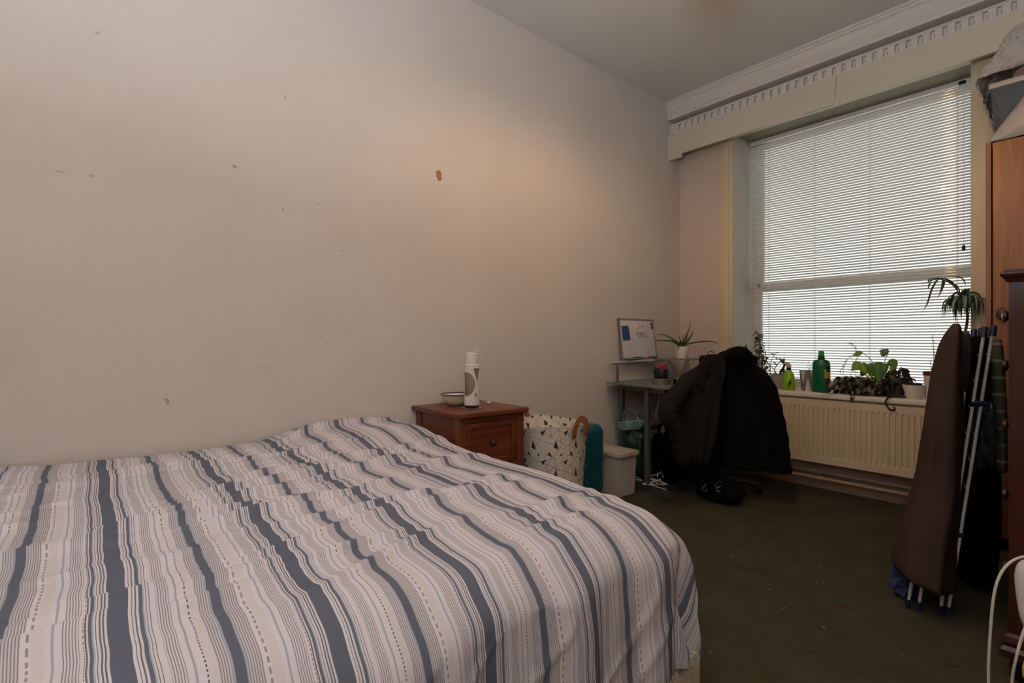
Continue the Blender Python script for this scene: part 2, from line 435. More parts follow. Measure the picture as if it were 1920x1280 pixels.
# cream floral divan fabric
m = bpy.data.materials.new('floral_divan_fabric'); m.use_nodes = True; t = NT(m); b = t.n['Principled BSDF']
b.inputs['Roughness'].default_value = 0.9
tc = t.add('ShaderNodeTexCoord'); vn = t.add('ShaderNodeTexNoise'); vn.inputs['Scale'].default_value = 26; vn.inputs['Detail'].default_value = 3; vn.inputs['Distortion'].default_value = 2.5
t.link(tc.outputs['Object'], vn.inputs['Vector'])
t.link(t.ramp(vn.outputs[0], [(0.35, lin('#c9bfae')), (0.57, lin('#bfb4a2')), (0.6, lin('#7d6a55')), (0.66, lin('#c9bfae'))], 'LINEAR'), b.inputs['Base Color'])
M['floral'] = m

# laundry basket print: thin geometric lines and small dark kites on off-white canvas (UV in metres)
m = bpy.data.materials.new('geometric_canvas'); m.use_nodes = True; t = NT(m); b = t.n['Principled BSDF']
b.inputs['Roughness'].default_value = 0.85
uv = t.add('ShaderNodeUVMap')
sep = t.add('ShaderNodeSeparateXYZ'); t.link(uv.outputs[0], sep.inputs[0]); ux, uz = sep.outputs[0], sep.outputs[1]
cellv = t.add('ShaderNodeTexVoronoi'); cellv.inputs['Scale'].default_value = 9.0; t.link(uv.outputs[0], cellv.inputs['Vector'])
cs = t.add('ShaderNodeSeparateColor'); t.link(cellv.outputs['Color'], cs.inputs[0])
lines = None
for k, (ang, fr) in enumerate(((0.15, 21), (PI / 3 + 0.1, 21), (2 * PI / 3 + 0.1, 21), (PI / 2 - 0.35, 9), (PI / 2 + 0.9, 9))):
    q = t.math('ADD', t.math('MULTIPLY', ux, math.cos(ang) * fr), t.math('MULTIPLY', uz, math.sin(ang) * fr))
    ln = t.math('LESS_THAN', t.math('ABSOLUTE', t.math('SUBTRACT', t.math('FRACT', t.math('ADD', q, 50.0)), 0.5)), 0.0011 * fr)
    if k < 3: ln = t.math('MULTIPLY', ln, t.math('GREATER_THAN', cs.outputs[0], 0.45))
    lines = ln if lines is None else t.math('MAXIMUM', lines, ln)
dark = None
for (px, pz, ox, oz, w, h, flip) in ((0.125, 0.155, 0.0, 0.02, 0.027, 0.046, 1), (0.125, 0.155, 0.055, 0.075, 0.026, 0.022, -1), (0.125, 0.155, 0.09, 0.125, 0.024, 0.020, 1), (0.125, 0.155, 0.03, 0.115, 0.016, 0.015, -1)):
    lx = t.math('MULTIPLY', t.math('SUBTRACT', t.math('FRACT', t.math('ADD', t.math('DIVIDE', t.math('SUBTRACT', ux, ox), px), 20.5)), 0.5), px)
    lz = t.math('MULTIPLY', t.math('SUBTRACT', t.math('FRACT', t.math('ADD', t.math('DIVIDE', t.math('SUBTRACT', uz, oz), pz), 20.5)), 0.5), pz * flip)
    # triangle: base at lz = -h/2, apex at lz = +h/2
    up = t.math('LESS_THAN', t.math('ADD', t.math('DIVIDE', t.math('ABSOLUTE', lx), w / 2), t.math('DIVIDE', lz, h)), 0.5)
    bs = t.math('GREATER_THAN', t.math('ADD', lz, t.math('MULTIPLY', lx, 0.5)), -h / 2)
    tri = t.math('MULTIPLY', up, bs)
    dark = tri if dark is None else t.math('MAXIMUM', dark, tri)
cc = t.mix(t.math('MULTIPLY', lines, 0.75), lin('#d0c7b8'), lin('#55494a'))
cc = t.mix(dark, cc, lin('#2d2429'))
t.link(cc, b.inputs['Base Color'])
M['canvas'] = m

# grey pot with pale triangles (zig-zag round the pot)
m = bpy.data.materials.new('zigzag_pot_glaze'); m.use_nodes = True; t = NT(m); b = t.n['Principled BSDF']
b.inputs['Roughness'].default_value = 0.6
uv = t.add('ShaderNodeUVMap'); sep = t.add('ShaderNodeSeparateXYZ'); t.link(uv.outputs[0], sep.inputs[0])
zz = t.math('PINGPONG', t.math('MULTIPLY', t.math('ADD', sep.outputs[0], 0.115), 5.0), 0.5)
zz = t.math('MULTIPLY', zz, 2.0)
dd = t.math('ABSOLUTE', t.math('SUBTRACT', zz, sep.outputs[1]))
t.link(t.mix(t.math('LESS_THAN', dd, 0.36), lin('#cfc8bb'), lin('#7c746d')), b.inputs['Base Color'])
M['zigzag'] = m

# two-tone pot: grey above, pinkish clay below
m = bpy.data.materials.new('two_tone_glaze'); m.use_nodes = True; t = NT(m); b = t.n['Principled BSDF']
b.inputs['Roughness'].default_value = 0.5
uv = t.add('ShaderNodeUVMap'); sep = t.add('ShaderNodeSeparateXYZ'); t.link(uv.outputs[0], sep.inputs[0])
t.link(t.mix(t.math('GREATER_THAN', sep.outputs[1], 0.55), lin('#a48f82'), lin('#9c9c9d')), b.inputs['Base Color'])
M['two_tone'] = m

# green towel with pale stripes
m = bpy.data.materials.new('striped_green_cotton'); m.use_nodes = True; t = NT(m); b = t.n['Principled BSDF']
b.inputs['Roughness'].default_value = 0.95
tc = t.add('ShaderNodeTexCoord'); sep = t.add('ShaderNodeSeparateXYZ'); t.link(tc.outputs['Object'], sep.inputs[0])
fz = t.math('FRACT', t.math('ADD', t.math('MULTIPLY', sep.outputs[2], 14.5), 20.0))
t.link(t.mix(t.math('LESS_THAN', fz, 0.16), lin('#4c5242'), lin('#8a8976')), b.inputs['Base Color'])
M['towel'] = m

# glass sorts: real thin panes (transparent with a fresnel gloss)
def thin_glass(name, tint, gloss=0.06, opacity=0.0, base='#8aa098'):
    m = bpy.data.materials.new(name); m.use_nodes = True; t = NT(m)
    for n in list(t.n):
        if n.type == 'BSDF_PRINCIPLED': t.n.remove(n)
    out = t.n['Material Output']
    tr = t.add('ShaderNodeBsdfTransparent'); tr.inputs[0].default_value = lin(tint)
    gl = t.add('ShaderNodeBsdfGlossy'); gl.inputs['Roughness'].default_value = 0.05
    mx = t.add('ShaderNodeMixShader'); lw = t.add('ShaderNodeFresnel'); lw.inputs[0].default_value = 1.45
    t.link(lw.outputs[0], mx.inputs[0]); t.link(tr.outputs[0], mx.inputs[1]); t.link(gl.outputs[0], mx.inputs[2])
    last = mx.outputs[0]
    if opacity:
        df = t.add('ShaderNodeBsdfDiffuse'); df.inputs[0].default_value = lin(base)
        m2 = t.add('ShaderNodeMixShader'); m2.inputs[0].default_value = opacity
        t.link(last, m2.inputs[1]); t.link(df.outputs[0], m2.inputs[2]); last = m2.outputs[0]
    t.link(last, out.inputs[0])
    return m
M['glass'] = thin_glass('window_glass', '#f4f8f6')
M['desk_glass'] = thin_glass('frosted_desk_glass', '#a9bbb2', opacity=0.62, base='#7f8d86')
M['clear_plastic'] = thin_glass('clear_plastic', '#b9bcc0', opacity=0.12, base='#8b8f94')
M['bottle_clear'] = thin_glass('clear_bottle_wall', '#d8d2c4', opacity=0.30, base='#c9c0b0')
M['cling'] = thin_glass('crinkled_polythene', '#e0dcd6', opacity=0.72, base='#cfc8c0')

m = bpy.data.materials.new('warm_bulb'); m.use_nodes = True; t = NT(m)
b = t.n['Principled BSDF']; b.inputs['Emission Color'].default_value = (1.0, 0.57, 0.25, 1); b.inputs['Emission Strength'].default_value = 1000.0
M['bulb'] = m

# ------------------------------------------------------------------ room shell
W, RX, BY, HC = 4.035, 2.98, -1.85, 3.10
def struct(mb, name, m, parent=None, **k):
    o = mb.build(name, m, parent, **k)
    if parent is None: o['kind'] = 'structure'
    return o
struct(MB().box(-0.1, RX + 0.1, BY - 0.1, W + 0.5, -0.1, 0.0), 'floor', M['carpet'], smooth=False)
struct(MB().box(-0.1, RX + 0.1, BY - 0.1, W + 0.5, HC, HC + 0.1), 'ceiling', M['ceiling'], smooth=False)
struct(MB().box(-0.1, 0.0, BY, W + 0.5, 0, HC), 'wall_left', M['wall_left'], smooth=False)
struct(MB().box(RX, RX + 0.1, BY, W + 0.5, 0, HC), 'wall_right', M['wall_far'], smooth=False)
struct(MB().box(0, RX, BY - 0.1, BY, 0, HC), 'wall_back', M['wall_far'], smooth=False)
WX0, WX1, WZ0, WZ1 = 0.487, 1.938, 0.64, 2.735
mb = MB()
mb.box(0, WX0, W, W + 0.5, 0, HC); mb.box(WX1, RX, W, W + 0.5, 0, HC)
mb.box(WX0, WX1, W, W + 0.5, WZ1, HC); mb.box(WX0, WX1, W, W + 0.5, 0, WZ0)
wf = struct(mb, 'wall_far', M['wall_far'], smooth=False)
# reveal linings
mb = MB(); mb.box(WX0, WX0 + 0.004, W - 0.002, W + 0.5, WZ0, WZ1); mb.box(WX1 - 0.004, WX1, W - 0.002, W + 0.5, WZ0, WZ1); struct(mb, 'reveal_lining', M['reveal'], wf, smooth=False)
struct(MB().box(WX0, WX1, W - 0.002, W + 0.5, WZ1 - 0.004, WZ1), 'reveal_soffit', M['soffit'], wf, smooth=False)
# architraves either side of the window
mb = MB()
mb.box(0.371, WX0, W - 0.018, W + 0.001, 0.06, WZ1 + 0.05, 0.004); mb.box(0.385, WX0 - 0.03, W - 0.026, W - 0.014, 0.06, WZ1 + 0.05, 0.003)
struct(mb, 'trim_1', M['cream'])
mb = MB()
mb.box(WX1, 2.055, W - 0.018, W + 0.001, 0.06, WZ1 + 0.05, 0.004); mb.box(WX1 + 0.03, 2.04, W - 0.026, W - 0.014, 0.06, WZ1 + 0.05, 0.003)
struct(mb, 'trim_2', M['cream'])
# crown cornice over the pelmet
prof = [(W, 3.10), (W, 2.955), (3.845, 2.955), (3.842, 2.972), (3.848, 2.984), (3.836, 2.998), (3.822, 3.020), (3.815, 3.050), (3.816, 3.062), (3.806, 3.066), (3.806, 3.082), (3.796, 3.086), (3.796, 3.10)]
struct(MB().extrude_x(prof, 0, RX), 'trim_3', M['plaster_white'], smooth=False)
# dentil frieze below it: pockets with a small block in each
mb = MB()
mb.box(0, RX, 3.905, W, 2.80, 2.926); mb.box(0, RX, 3.97, W, 2.92, 2.955)
mb.box(0, RX, 3.885, 3.905, 2.83, 2.860); mb.box(0, RX, 3.885, 3.905, 2.910, 2.926); mb.box(0, RX, 3.878, 3.885, 2.916, 2.926, 0.002)
P0, PITCH, NP = 0.092, 0.0583, 49
for i in range(NP + 1):
    xa = P0 + (i - 1) * PITCH + 0.0115 if i else 0.0; xb = P0 + i * PITCH - 0.0115 if i < NP else RX
    mb.box(xa, xb, 3.885, 3.905, 2.860, 2.910)
fr = struct(mb, 'trim_4', M['plaster_white'], smooth=False)
d0 = None
for i in range(NP):
    x = P0 + i * PITCH
    if d0 is None:
        d0 = MB().box(x - 0.007, x + 0.007, 3.894, 3.9045, 2.861, 2.896, 0.001, 1).build('dentil', M['plaster_white'], fr); dx0 = x
    else:
        c = d0.copy(); COL.objects.link(c); c.location.x += x - dx0
# pelmet board with end tab and central keystone
mb = MB()
def xz_board(mb, pts, y0, y1):
    a = [mb.bm.verts.new((p[0], y0, p[1])) for p in pts]; b = [mb.bm.verts.new((p[0], y1, p[1])) for p in pts]; n = len(pts)
    mb.bm.faces.new(a); mb.bm.faces.new(b[::-1])
    for i in range(n): mb.bm.faces.new((a[i], a[(i + 1) % n], b[(i + 1) % n], b[i]))
xz_board(mb, [(0, 2.612), (0.122, 2.612), (0.128, 2.642), (1.05, 2.648), (1.058, 2.632), (1.295, 2.632), (1.303, 2.650), (RX, 2.656), (RX, 2.835), (0, 2.835)], 3.85, 3.872)
mb.box(0, RX, 3.851, 3.905, 2.812, 2.834)
pel = struct(mb, 'trim_5', M['pelmet'], smooth=False)
mb = MB(); xz_board(mb, [(1.085, 2.640), (1.272, 2.640), (1.288, 2.828), (1.070, 2.828)], 3.838, 3.851)
struct(mb, 'keystone', M['pelmet'], pel, smooth=False)
struct(MB().box(0.122, RX, 3.90, W, 2.70, 2.715), 'pelmet_soffit', M['pelmet'], pel, smooth=False)
# skirtings
sk = struct(MB().box(0.0, RX, W - 0.016, W, 0, 0.075, 0.004), 'baseboard_far', M['skirting'])
struct(MB().box(0.0, 0.014, BY, W - 0.016, 0, 0.12, 0.004), 'baseboard_left', M['white_gloss'])

# sash window behind the blind
mb = MB(); y0, y1 = W + 0.37, W + 0.47
mb.box(WX0, WX0 + 0.02, y0, y1, WZ0, WZ1); mb.box(WX1 - 0.02, WX1, y0, y1, WZ0, WZ1); mb.box(WX0, WX1, y0, y1, WZ1 - 0.012, WZ1); mb.box(WX0, WX1, y0, y1, WZ0, 0.71)
win = struct(mb, 'window_1', M['gasket'], smooth=False)
def sash(za, zb, ya, yb, bot, tp):
    mb = MB(); a, c = WX0 + 0.018, WX1 - 0.018
    mb.box(a, a + 0.035, ya, yb, za, zb, 0.004); mb.box(c - 0.035, c, ya, yb, za, zb, 0.004); mb.box(a, c, ya, yb, za, za + bot, 0.004); mb.box(a, c, ya, yb, zb - tp, zb, 0.004)
    s = mb.build('sash', M['gasket'], win)
    MB().box(a + 0.03, c - 0.03, (ya + yb) / 2 - 0.002, (ya + yb) / 2 + 0.002, za + bot - 0.005, zb - tp + 0.005).build('pane', M['glass'], s, smooth=False)
sash(0.70, 1.545, y0 + 0.01, y0 + 0.045, 0.05, 0.045)
sash(1.475, 2.725, y0 + 0.05, y0 + 0.085, 0.055, 0.018)
# sill board
SILL = 0.690
struct(MB().box(WX0 - 0.09, WX1 + 0.09, 3.925, W + 0.002, 0.650, SILL, 0.014, 3).box(WX0 + 0.004, WX1 - 0.004, W, W + 0.40, 0.655, SILL), 'trim_6', M['white_gloss'])

# ------------------------------------------------------------------ venetian blind
BX0, BX1, BYC = 0.499, 1.926, W + 0.275
bl = thing('venetian_blind', 'white venetian blind covering the window with narrow tilted slats', 'blind', (1.21, BYC, 2.70))
MB().box(BX0, BX1, BYC - 0.014, BYC + 0.014, 2.698, 2.729, 0.002).build('headrail', M['slat'], bl)
tilt = math.radians(20.5)
def slat_mesh():
    mb = MB(); rows = []
    for k in range(6):
        a = (k / 5 - 0.5) * 0.0246; z = 0.0022 * (1 - (a / 0.0123) ** 2)
        yy = a * math.cos(tilt) + z * math.sin(tilt); zz = -a * math.sin(tilt) + z * math.cos(tilt)
        rows.append([mb.bm.verts.new((x, BYC + yy, 2.678 + zz)) for x in (BX0, (BX0 + BX1) / 2, BX1)])
    for a, b in zip(rows, rows[1:]):
        for i in range(2): mb.bm.faces.new((a[i], a[i + 1], b[i + 1], b[i]))
    return mb
s0 = slat_mesh().build('slat', M['slat'], bl)
PS, NS = 0.0193, 102
for i in range(1, NS):
    c = s0.copy(); COL.objects.link(c); c.location.z -= i * PS
MB().box(BX0, BX1, BYC - 0.012, BYC + 0.012, 0.703, 0.714, 0.002).build('bottom_rail', M['slat'], bl)
for x in (0.648, 0.991, 1.352, 1.83):
    mb = MB()
    for yy in (-0.0135, 0.0135): mb.tube([(x, BYC + yy, 0.71), (x, BYC + yy, 2.69)], 0.0013, 5)
    mb.build('ladder_cord', M['cordm'], bl)
wand = MB().tube([(1.865, BYC - 0.03, 2.69), (1.866, BYC - 0.035, 1.66)], 0.0012, 6).build('pull_cord', M['cordm'], bl)
MB().lathe([(0.003, 0.0), (0.009, 0.006), (0.009, 0.03), (0.004, 0.038)], (1.866, BYC - 0.035, 1.625), 12).build('cord_tassel', M['black'], wand)
MB().box(1.84, 1.875, BYC - 0.030, BYC - 0.010, 2.692, 2.714, 0.003).build('tilter_bracket', M['black'], bl)

# ------------------------------------------------------------------ radiator and pipes
RX0, RX1, RZ0, RZ1, RY = 0.62, 1.94, 0.207, 0.643, 3.892
rad = thing('radiator', 'cream panel radiator with upright ridges below the window sill', 'radiator', (1.3, 3.95, RZ0))
mb = MB(); NR = 40; pit = (RX1 - RX0 - 0.06) / NR
prof = [(RX0, RY + 0.004)]
for i in range(NR):
    x = RX0 + 0.03 + i * pit
    prof += [(x + 0.002, RY + 0.002), (x + 0.006, RY + 0.010), (x + 0.013, RY + 0.010), (x + 0.017, RY + 0.002)]
prof.append((RX1, RY + 0.004))
zs = [RZ0 + 0.045, RZ0 + 0.058, RZ1 - 0.058, RZ1 - 0.045]
rows = []
for q, z in enumerate(zs):
    rows.append([mb.bm.verts.new((x, (y if q in (1, 2) else RY + 0.002), z)) for x, y in prof])
for a, b2 in zip(rows, rows[1:]):
    for i in range(len(prof) - 1): mb.bm.faces.new((a[i], a[i + 1], b2[i + 1], b2[i]))
mb.box(RX0, RX1, RY + 0.002, RY + 0.016, RZ0, zs[0]); mb.box(RX0, RX1, RY + 0.002, RY + 0.016, zs[-1], RZ1)
mb.box(RX0, RX1, RY + 0.0125, RY + 0.018, RZ0 + 0.01, RZ1 - 0.01)
mb.box(RX0, RX0 + 0.004, RY + 0.002, RY + 0.09, RZ0 + 0.02, RZ1); mb.box(RX1 - 0.004, RX1, RY + 0.002, RY + 0.09, RZ0 + 0.02, RZ1)
mb.build('front_panel', M['rad'], rad, smooth=False)
MB().box(RX0, RX1, RY + 0.075, RY + 0.09, RZ0 + 0.01, RZ1 - 0.01, 0.004).build('rear_panel', M['rad'], rad)
mb = MB()
for i in range(110):
    x = RX0 + 0.006 + i * (RX1 - RX0 - 0.012) / 109
    mb.box(x - 0.002, x + 0.002, RY + 0.016, RY + 0.078, RZ1 - 0.006, RZ1)
mb.box(RX0, RX1, RY + 0.044, RY + 0.050, RZ1 - 0.006, RZ1 + 0.001)
mb.build('top_grille', M['rad'], rad, smooth=False)
for x in (0.85, 1.75):
    MB().box(x - 0.015, x + 0.015, RY + 0.088, W - 0.0005, 0.40, 0.46).build('wall_bracket', M['rad'], rad)
for i, (y, z, lab) in enumerate(((3.985, 0.125, 'upper painted heating pipe along the wall under the radiator'), (3.965, 0.085, 'lower painted heating pipe just above the skirting board'))):
    o = thing('heating_pipe', lab, 'pipe', (1.3, y, z), 'heating pipes under the radiator')
    MB().tube([(0.40, y, z), (1.2, y, z + 0.001), (2.06, y, z)], 0.011, 10).build('tube', M['pipe'], o)
    MB().tube([(1.135, y, z), (1.165, y, z)], 0.016, 10).build('coupling', M['pipe'], o)
    for x in (0.6, 1.15, 1.9): MB().box(x - 0.006, x + 0.006, y, W - 0.0005, z - 0.006, z + 0.006).build('pipe_clip', M['pipe'], o)

# ------------------------------------------------------------------ bed and duvet
bed = thing('bed', 'low divan bed in cream floral fabric under the striped duvet', 'bed', (0.85, 0.45, 0.0))
MB().box(0.03, 1.738, -0.45, 1.350, 0.03, 0.17, 0.02).box(0.03, 1.68, -0.44, 1.30, 0.16, 0.30, 0.02).build('divan_base', M['floral'], bed)
MB().box(0.03, 1.66, -0.46, 1.27, 0.30, 0.515, 0.05, 4).build('mattress', M['floral'], bed)
for x in (0.2, 1.55):
    for y in (-0.35, 1.2): MB().lathe([(0.025, 0.0), (0.025, 0.04)], (x, y, 0.0), 12).build('foot', M['black'], bed)

def sstep(a, b, x):
    t = max(0.0, min(1.0, (x - a) / (b - a))); return t * t * (3 - 2 * t)
rnd = random.Random(11)
WR = []   # wrinkles on top: (x centre, y range, amplitude, width, waviness phase, slant)
for i in range(85):
    WR.append((rnd.uniform(0.12, 1.62), rnd.uniform(-0.6, 1.1), rnd.uniform(0.12, 0.55), rnd.uniform(0.005, 0.019), rnd.uniform(0.014, 0.042), rnd.uniform(0, 6), rnd.uniform(-0.35, 0.2)))
def wrinkle(x, y):
    h = 0.0
    for (xc, yc, ln, am, wd_, ph, sl) in WR:
        dy = (y - yc) / ln
        if abs(dy) > 1: continue
        d = x - (xc + sl * (y - yc) + 0.018 * math.sin(7 * (y - yc) + ph))
        # steep on the foot side, gentle on the head side
        g = math.exp(-(d / (wd_ if d < 0 else wd_ * 0.45)) ** 2)
        h += am * (1 - dy * dy) ** 2 * g
    return h
XE, YE, YN, R0, ZT = 1.570, 1.215, -0.44, 0.145, 0.602
def duvet_point(s, v):
    ox = max(0.0, s - XE); oy = max(0.0, v - YE) if v > YE else min(0.0, v - YN)
    bx, by = min(s, XE), max(YN, min(v, YE))
    ay = abs(oy)
    r = (ox ** 4 + ay ** 4) ** 0.25
    hy = math.hypot(ox, ay)
    dx, dy = (ox / hy, oy / hy) if hy > 1e-9 else (0, 0)
    arc = R0 * PI / 2
    if r < arc: h = R0 * math.sin(r / R0); dn = R0 * (1 - math.cos(r / R0))
    else: h = R0 + 0.05 * (r - arc); dn = R0 + (r - arc)
    p = Vector((bx + dx * h, by + dy * h, ZT - dn))
    topw = 1 - sstep(0, 0.14, r)
    puff = 0.013 * noise.noise(Vector((s * 2.3, v * 2.3, 1.7))) + 0.006 * noise.noise(Vector((s * 6, v * 5, 5.1)))
    pil = 0.050 * sstep(0.60, 0.30, s) * sstep(0.55, 0.85, v) * sstep(1.36, 1.18, v) + 0.018 * sstep(0.6, 0.2, s) * sstep(-0.1, -0.3, v)
    edge = -0.025 * sstep(1.2, 1.6, s) - 0.014 * sstep(0.95, 1.22, v) * sstep(0.35, 0.8, s)
    p.z += topw * (puff + pil + wrinkle(s, v)) + edge * (1 - sstep(0.10, 0.26, r))
    # hanging folds
    hang = sstep(0.08, 0.30, r)
    if hang > 0:
        q = (v if ox >= ay else YE + (ox + 0.0)) if v < YE else YE + (ay - ox) * 0.9
        a = 0.016 * math.sin(q * 17 + 0.8 * math.sin(q * 6) + r * 1.5) + 0.010 * noise.noise(Vector((q * 9, r * 2.0, 3.0))) + 0.008 * noise.noise(Vector((q * 22, r * 5, 9.0)))
        cr = sstep(0.04, 0.30, min(ox, ay))
        a += cr * 0.034 * math.sin((math.atan2(ay, ox)) * 9 + r * 2)
        a += 0.006 * math.exp(-((noise.noise(Vector((q * 4 + r * 5, r * 3 - q * 2, 2.2)))) / 0.08) ** 2)
        a = max(a, -0.012) + 0.006
        p.x += dx * a * hang; p.y += dy * a * hang
    return p
me = bpy.data.meshes.new('duvet')
S1, V0, V1 = 2.09, -0.98, 1.61
NSX, NV = 300, 300
ver = []; uvs = []
for i in range(NSX + 1):
    s = 0.025 + (S1 - 0.025) * i / NSX
    for j in range(NV + 1):
        v = V0 + (V1 - V0) * j / NV
        p = duvet_point(s, v)
        p.z = max(p.z, 0.045)
        if p.x < 0.56: p.y = min(p.y, 1.362)
        ver.append(p)
        lat = 0.006 * noise.noise(Vector((s * 5, v * 3, 7.7))) + 0.004 * noise.noise(Vector((s * 14, v * 3, 2.7)))
        uvs.append((s, v + lat))
fc = [(i * (NV + 1) + j, (i + 1) * (NV + 1) + j, (i + 1) * (NV + 1) + j + 1, i * (NV + 1) + j + 1) for i in range(NSX) for j in range(NV)]
me.from_pydata(ver, [], fc)
ul = me.uv_layers.new(name='UVMap')
for lp in me.loops: ul.data[lp.index].uv = uvs[lp.vertex_index]
for p in me.polygons: p.use_smooth = True
me.materials.append(M['duvet'])
dv = link('duvet', me)
md = dv.modifiers.new('thickness', 'SOLIDIFY'); md.thickness = 0.014; md.offset = -1
tag(dv, 'grey and white striped duvet spread rumpled over the whole bed', 'duvet')

# ------------------------------------------------------------------ bedside table and what stands on it
NZ = 0.697
ns = thing('bedside_table', 'reddish brown stained pine bedside table with two drawers', 'bedside table', (0.22, 1.59, 0))
MB().box(0.0, 0.465, 1.368, 1.822, NZ - 0.022, NZ, 0.003).build('tabletop', M['pine'], ns)
mb = MB()
for x in (0.02, 0.40):
    for y in (1.388, 1.762): mb = MB(); mb.box(x, x + 0.042, y, y + 0.042, 0, NZ - 0.022, 0.003); mb.build('leg', M['pine_z'], ns)
mb = MB(); mb.box(0.06, 0.402, 1.396, 1.408, 0.10, NZ - 0.022); mb.build('side_panel', M['pine'], ns)
mb = MB(); mb.box(0.06, 0.402, 1.784, 1.796, 0.10, NZ - 0.022); mb.build('side_panel', M['pine'], ns)
MB().box(0.03, 0.05, 1.43, 1.765, 0.10, NZ - 0.022).build('back_panel', M['pine'], ns)
for za, zb in ((NZ - 0.052, NZ - 0.022), (0.398, 0.416), (0.12, 0.145)): MB().box(0.402, 0.436, 1.43, 1.762, za, zb).build('front_rail', M['pine'], ns)
for z0, z1 in ((0.420, NZ - 0.056), (0.149, 0.394)):
    mb = MB(); mb.box(0.10, 0.428, 1.434, 1.758, z0, z1)
    for (ya, yb, za, zb) in ((1.434, 1.462, z0, z1), (1.730, 1.758, z0, z1), (1.462, 1.730, z0, z0 + 0.028), (1.462, 1.730, z1 - 0.028, z1)): mb.box(0.426, 0.436, ya, yb, za, zb, 0.002)
    dr = mb.build('drawer', M['pine'], ns)
    k = MB(); k.lathe([(0.006, 0), (0.006, 0.012), (0.015, 0.016), (0.016, 0.024), (0.009, 0.03)], (0, 0, 0), 16)
    bmesh.ops.transform(k.bm, matrix=Matrix.Translation((0.427, 1.596, (z0 + z1) / 2)) @ Matrix.Rotation(PI / 2, 4, 'Y'), verts=k.bm.verts)
    k.build('knob', M['brass'], dr)

bw = thing('enamel_bowl', 'cream enamel bowl with a navy rim on the bedside table', 'bowl', (0.135, 1.575, NZ))
c = (0.135, 1.575, NZ)
MB().lathe([(0.030, 0.0), (0.042, 0.003), (0.062, 0.018), (0.074, 0.040), (0.080, 0.058), (0.077, 0.058), (0.071, 0.040), (0.058, 0.020), (0.03, 0.008)], c, 32).build('bowl_body', M['enamel'], bw)
mb = MB(); pts = [(c[0] + 0.086 * math.cos(a * 2 * PI / 40), c[1] + 0.086 * math.sin(a * 2 * PI / 40), c[2] + 0.0605) for a in range(41)]
mb.lathe([(0.079, 0.0560), (0.089, 0.0585), (0.092, 0.0610), (0.089, 0.0640), (0.0775, 0.0610), (0.079, 0.0560)], c, 40, cap=False)
mb.build('rim', M['navy'], bw)
def script_on_cylinder(mb, strokes, c, rad_fn, a0, scale, z0, th):
    for st in strokes:
        pts = []
        for (u, w) in st:
            z = z0 + w * scale; a = a0 + u * scale / rad_fn(z); r = rad_fn(z) + 0.0006
            pts.append((c[0] + r * math.cos(a), c[1] + r * math.sin(a), c[2] + z))
        mb.tube(curve_pts(pts, 3) if len(pts) > 2 else pts, th, 5)
SKO = [[(0.55, 0.95), (0.25, 1.0), (0.1, 0.75), (0.35, 0.5), (0.45, 0.2), (0.2, 0.0), (-0.05, 0.15)],
       [(0.75, 1.1), (0.7, 0.0)], [(1.1, 0.6), (0.73, 0.3), (1.1, 0.0)],
       [(1.45, 0.55), (1.25, 0.3), (1.45, 0.0), (1.65, 0.25), (1.45, 0.55)],
       [(1.85, 0.5), (1.85, 0.1), (2.1, 0.05), (2.15, 0.5), (2.2, 0.0)]]
mb = MB(); script_on_cylinder(mb, SKO, c, lambda z: 0.064 + 0.30 * max(0, z - 0.02), -0.90, 0.019, 0.030, 0.0010)
mb.build('lettering', M['ink'], bw)

bt = thing('water_bottle', 'white sports water bottle with twisted cut-out sleeve and carry loop on the bedside table', 'bottle', (0.30, 1.563, NZ + 0.004))
c = (0.30, 1.563, NZ + 0.004)
MB().lathe([(0.036, 0.0), (0.0385, 0.004), (0.0385, 0.022)], c, 28).build('base_cup', M['black'], bt)
MB().lathe([(0.036, 0.02), (0.0365, 0.20), (0.031, 0.222), (0.028, 0.225)], c, 28).build('clear_wall', M['bottle_clear'], bt)
MB().lathe([(0.0345, 0.022), (0.035, 0.118)], c, 28).build('water', M['bottle_clear'], bt)
# sleeve with lens shaped openings
mb = MB(); NA, NZZ = 150, 120; g = {}
def hole(a, z):
    for off in (0.0, PI):   # the twisted openings repeat front and back
        w = math.degrees(((a - (-0.62) - off + PI) % (2 * PI)) - PI)   # degrees right of the side that faces the room
        if ((w + 47) / 72) ** 2 + ((z - 0.125) / 0.062) ** 2 < 1: return True
        q = (z - 0.138) / 0.070
        if 0 < q < 1 and abs(w - 44) < 31 * q ** 0.8: return True
    return False
for j in range(NZZ + 1):
    for i in range(NA):
        z = 0.014 + 0.202 * j / NZZ; a = 2 * PI * i / NA; r = 0.0395 + 0.0006 * math.sin(z * 60)
        g[i, j] = mb.bm.verts.new((c[0] + r * math.cos(a), c[1] + r * math.sin(a), c[2] + z))
for j in range(NZZ):
    for i in range(NA):
        if not hole(2 * PI * (i + .5) / NA, 0.014 + 0.202 * (j + .5) / NZZ): mb.bm.faces.new((g[i, j], g[(i + 1) % NA, j], g[(i + 1) % NA, j + 1], g[i, j + 1]))
for v in [v for v in mb.bm.verts if not v.link_faces]: mb.bm.verts.remove(v)
mb.build('sleeve', M['white_plastic'], bt, solid=0.002)
MB().lathe([(0.0385, 0.210), (0.0400, 0.214), (0.0400, 0.226), (0.036, 0.229), (0.033, 0.231), (0.034, 0.236), (0.034, 0.264), (0.030, 0.268), (0.029, 0.285), (0.025, 0.290)], c, 28).build('cap', M['white_plastic'], bt)
mb = MB(); pts = []
for k in range(15):
    a = -0.3 + k / 14 * 2.4; pts.append((c[0] + 0.024 + 0.004 * math.cos(a), c[1] + 0.010 + 0.024 * math.cos(a), c[2] + 0.276 + 0.026 * math.sin(a)))
mb.tube(pts, 0.0045, 8).build('carry_loop', M['white_plastic'], bt)
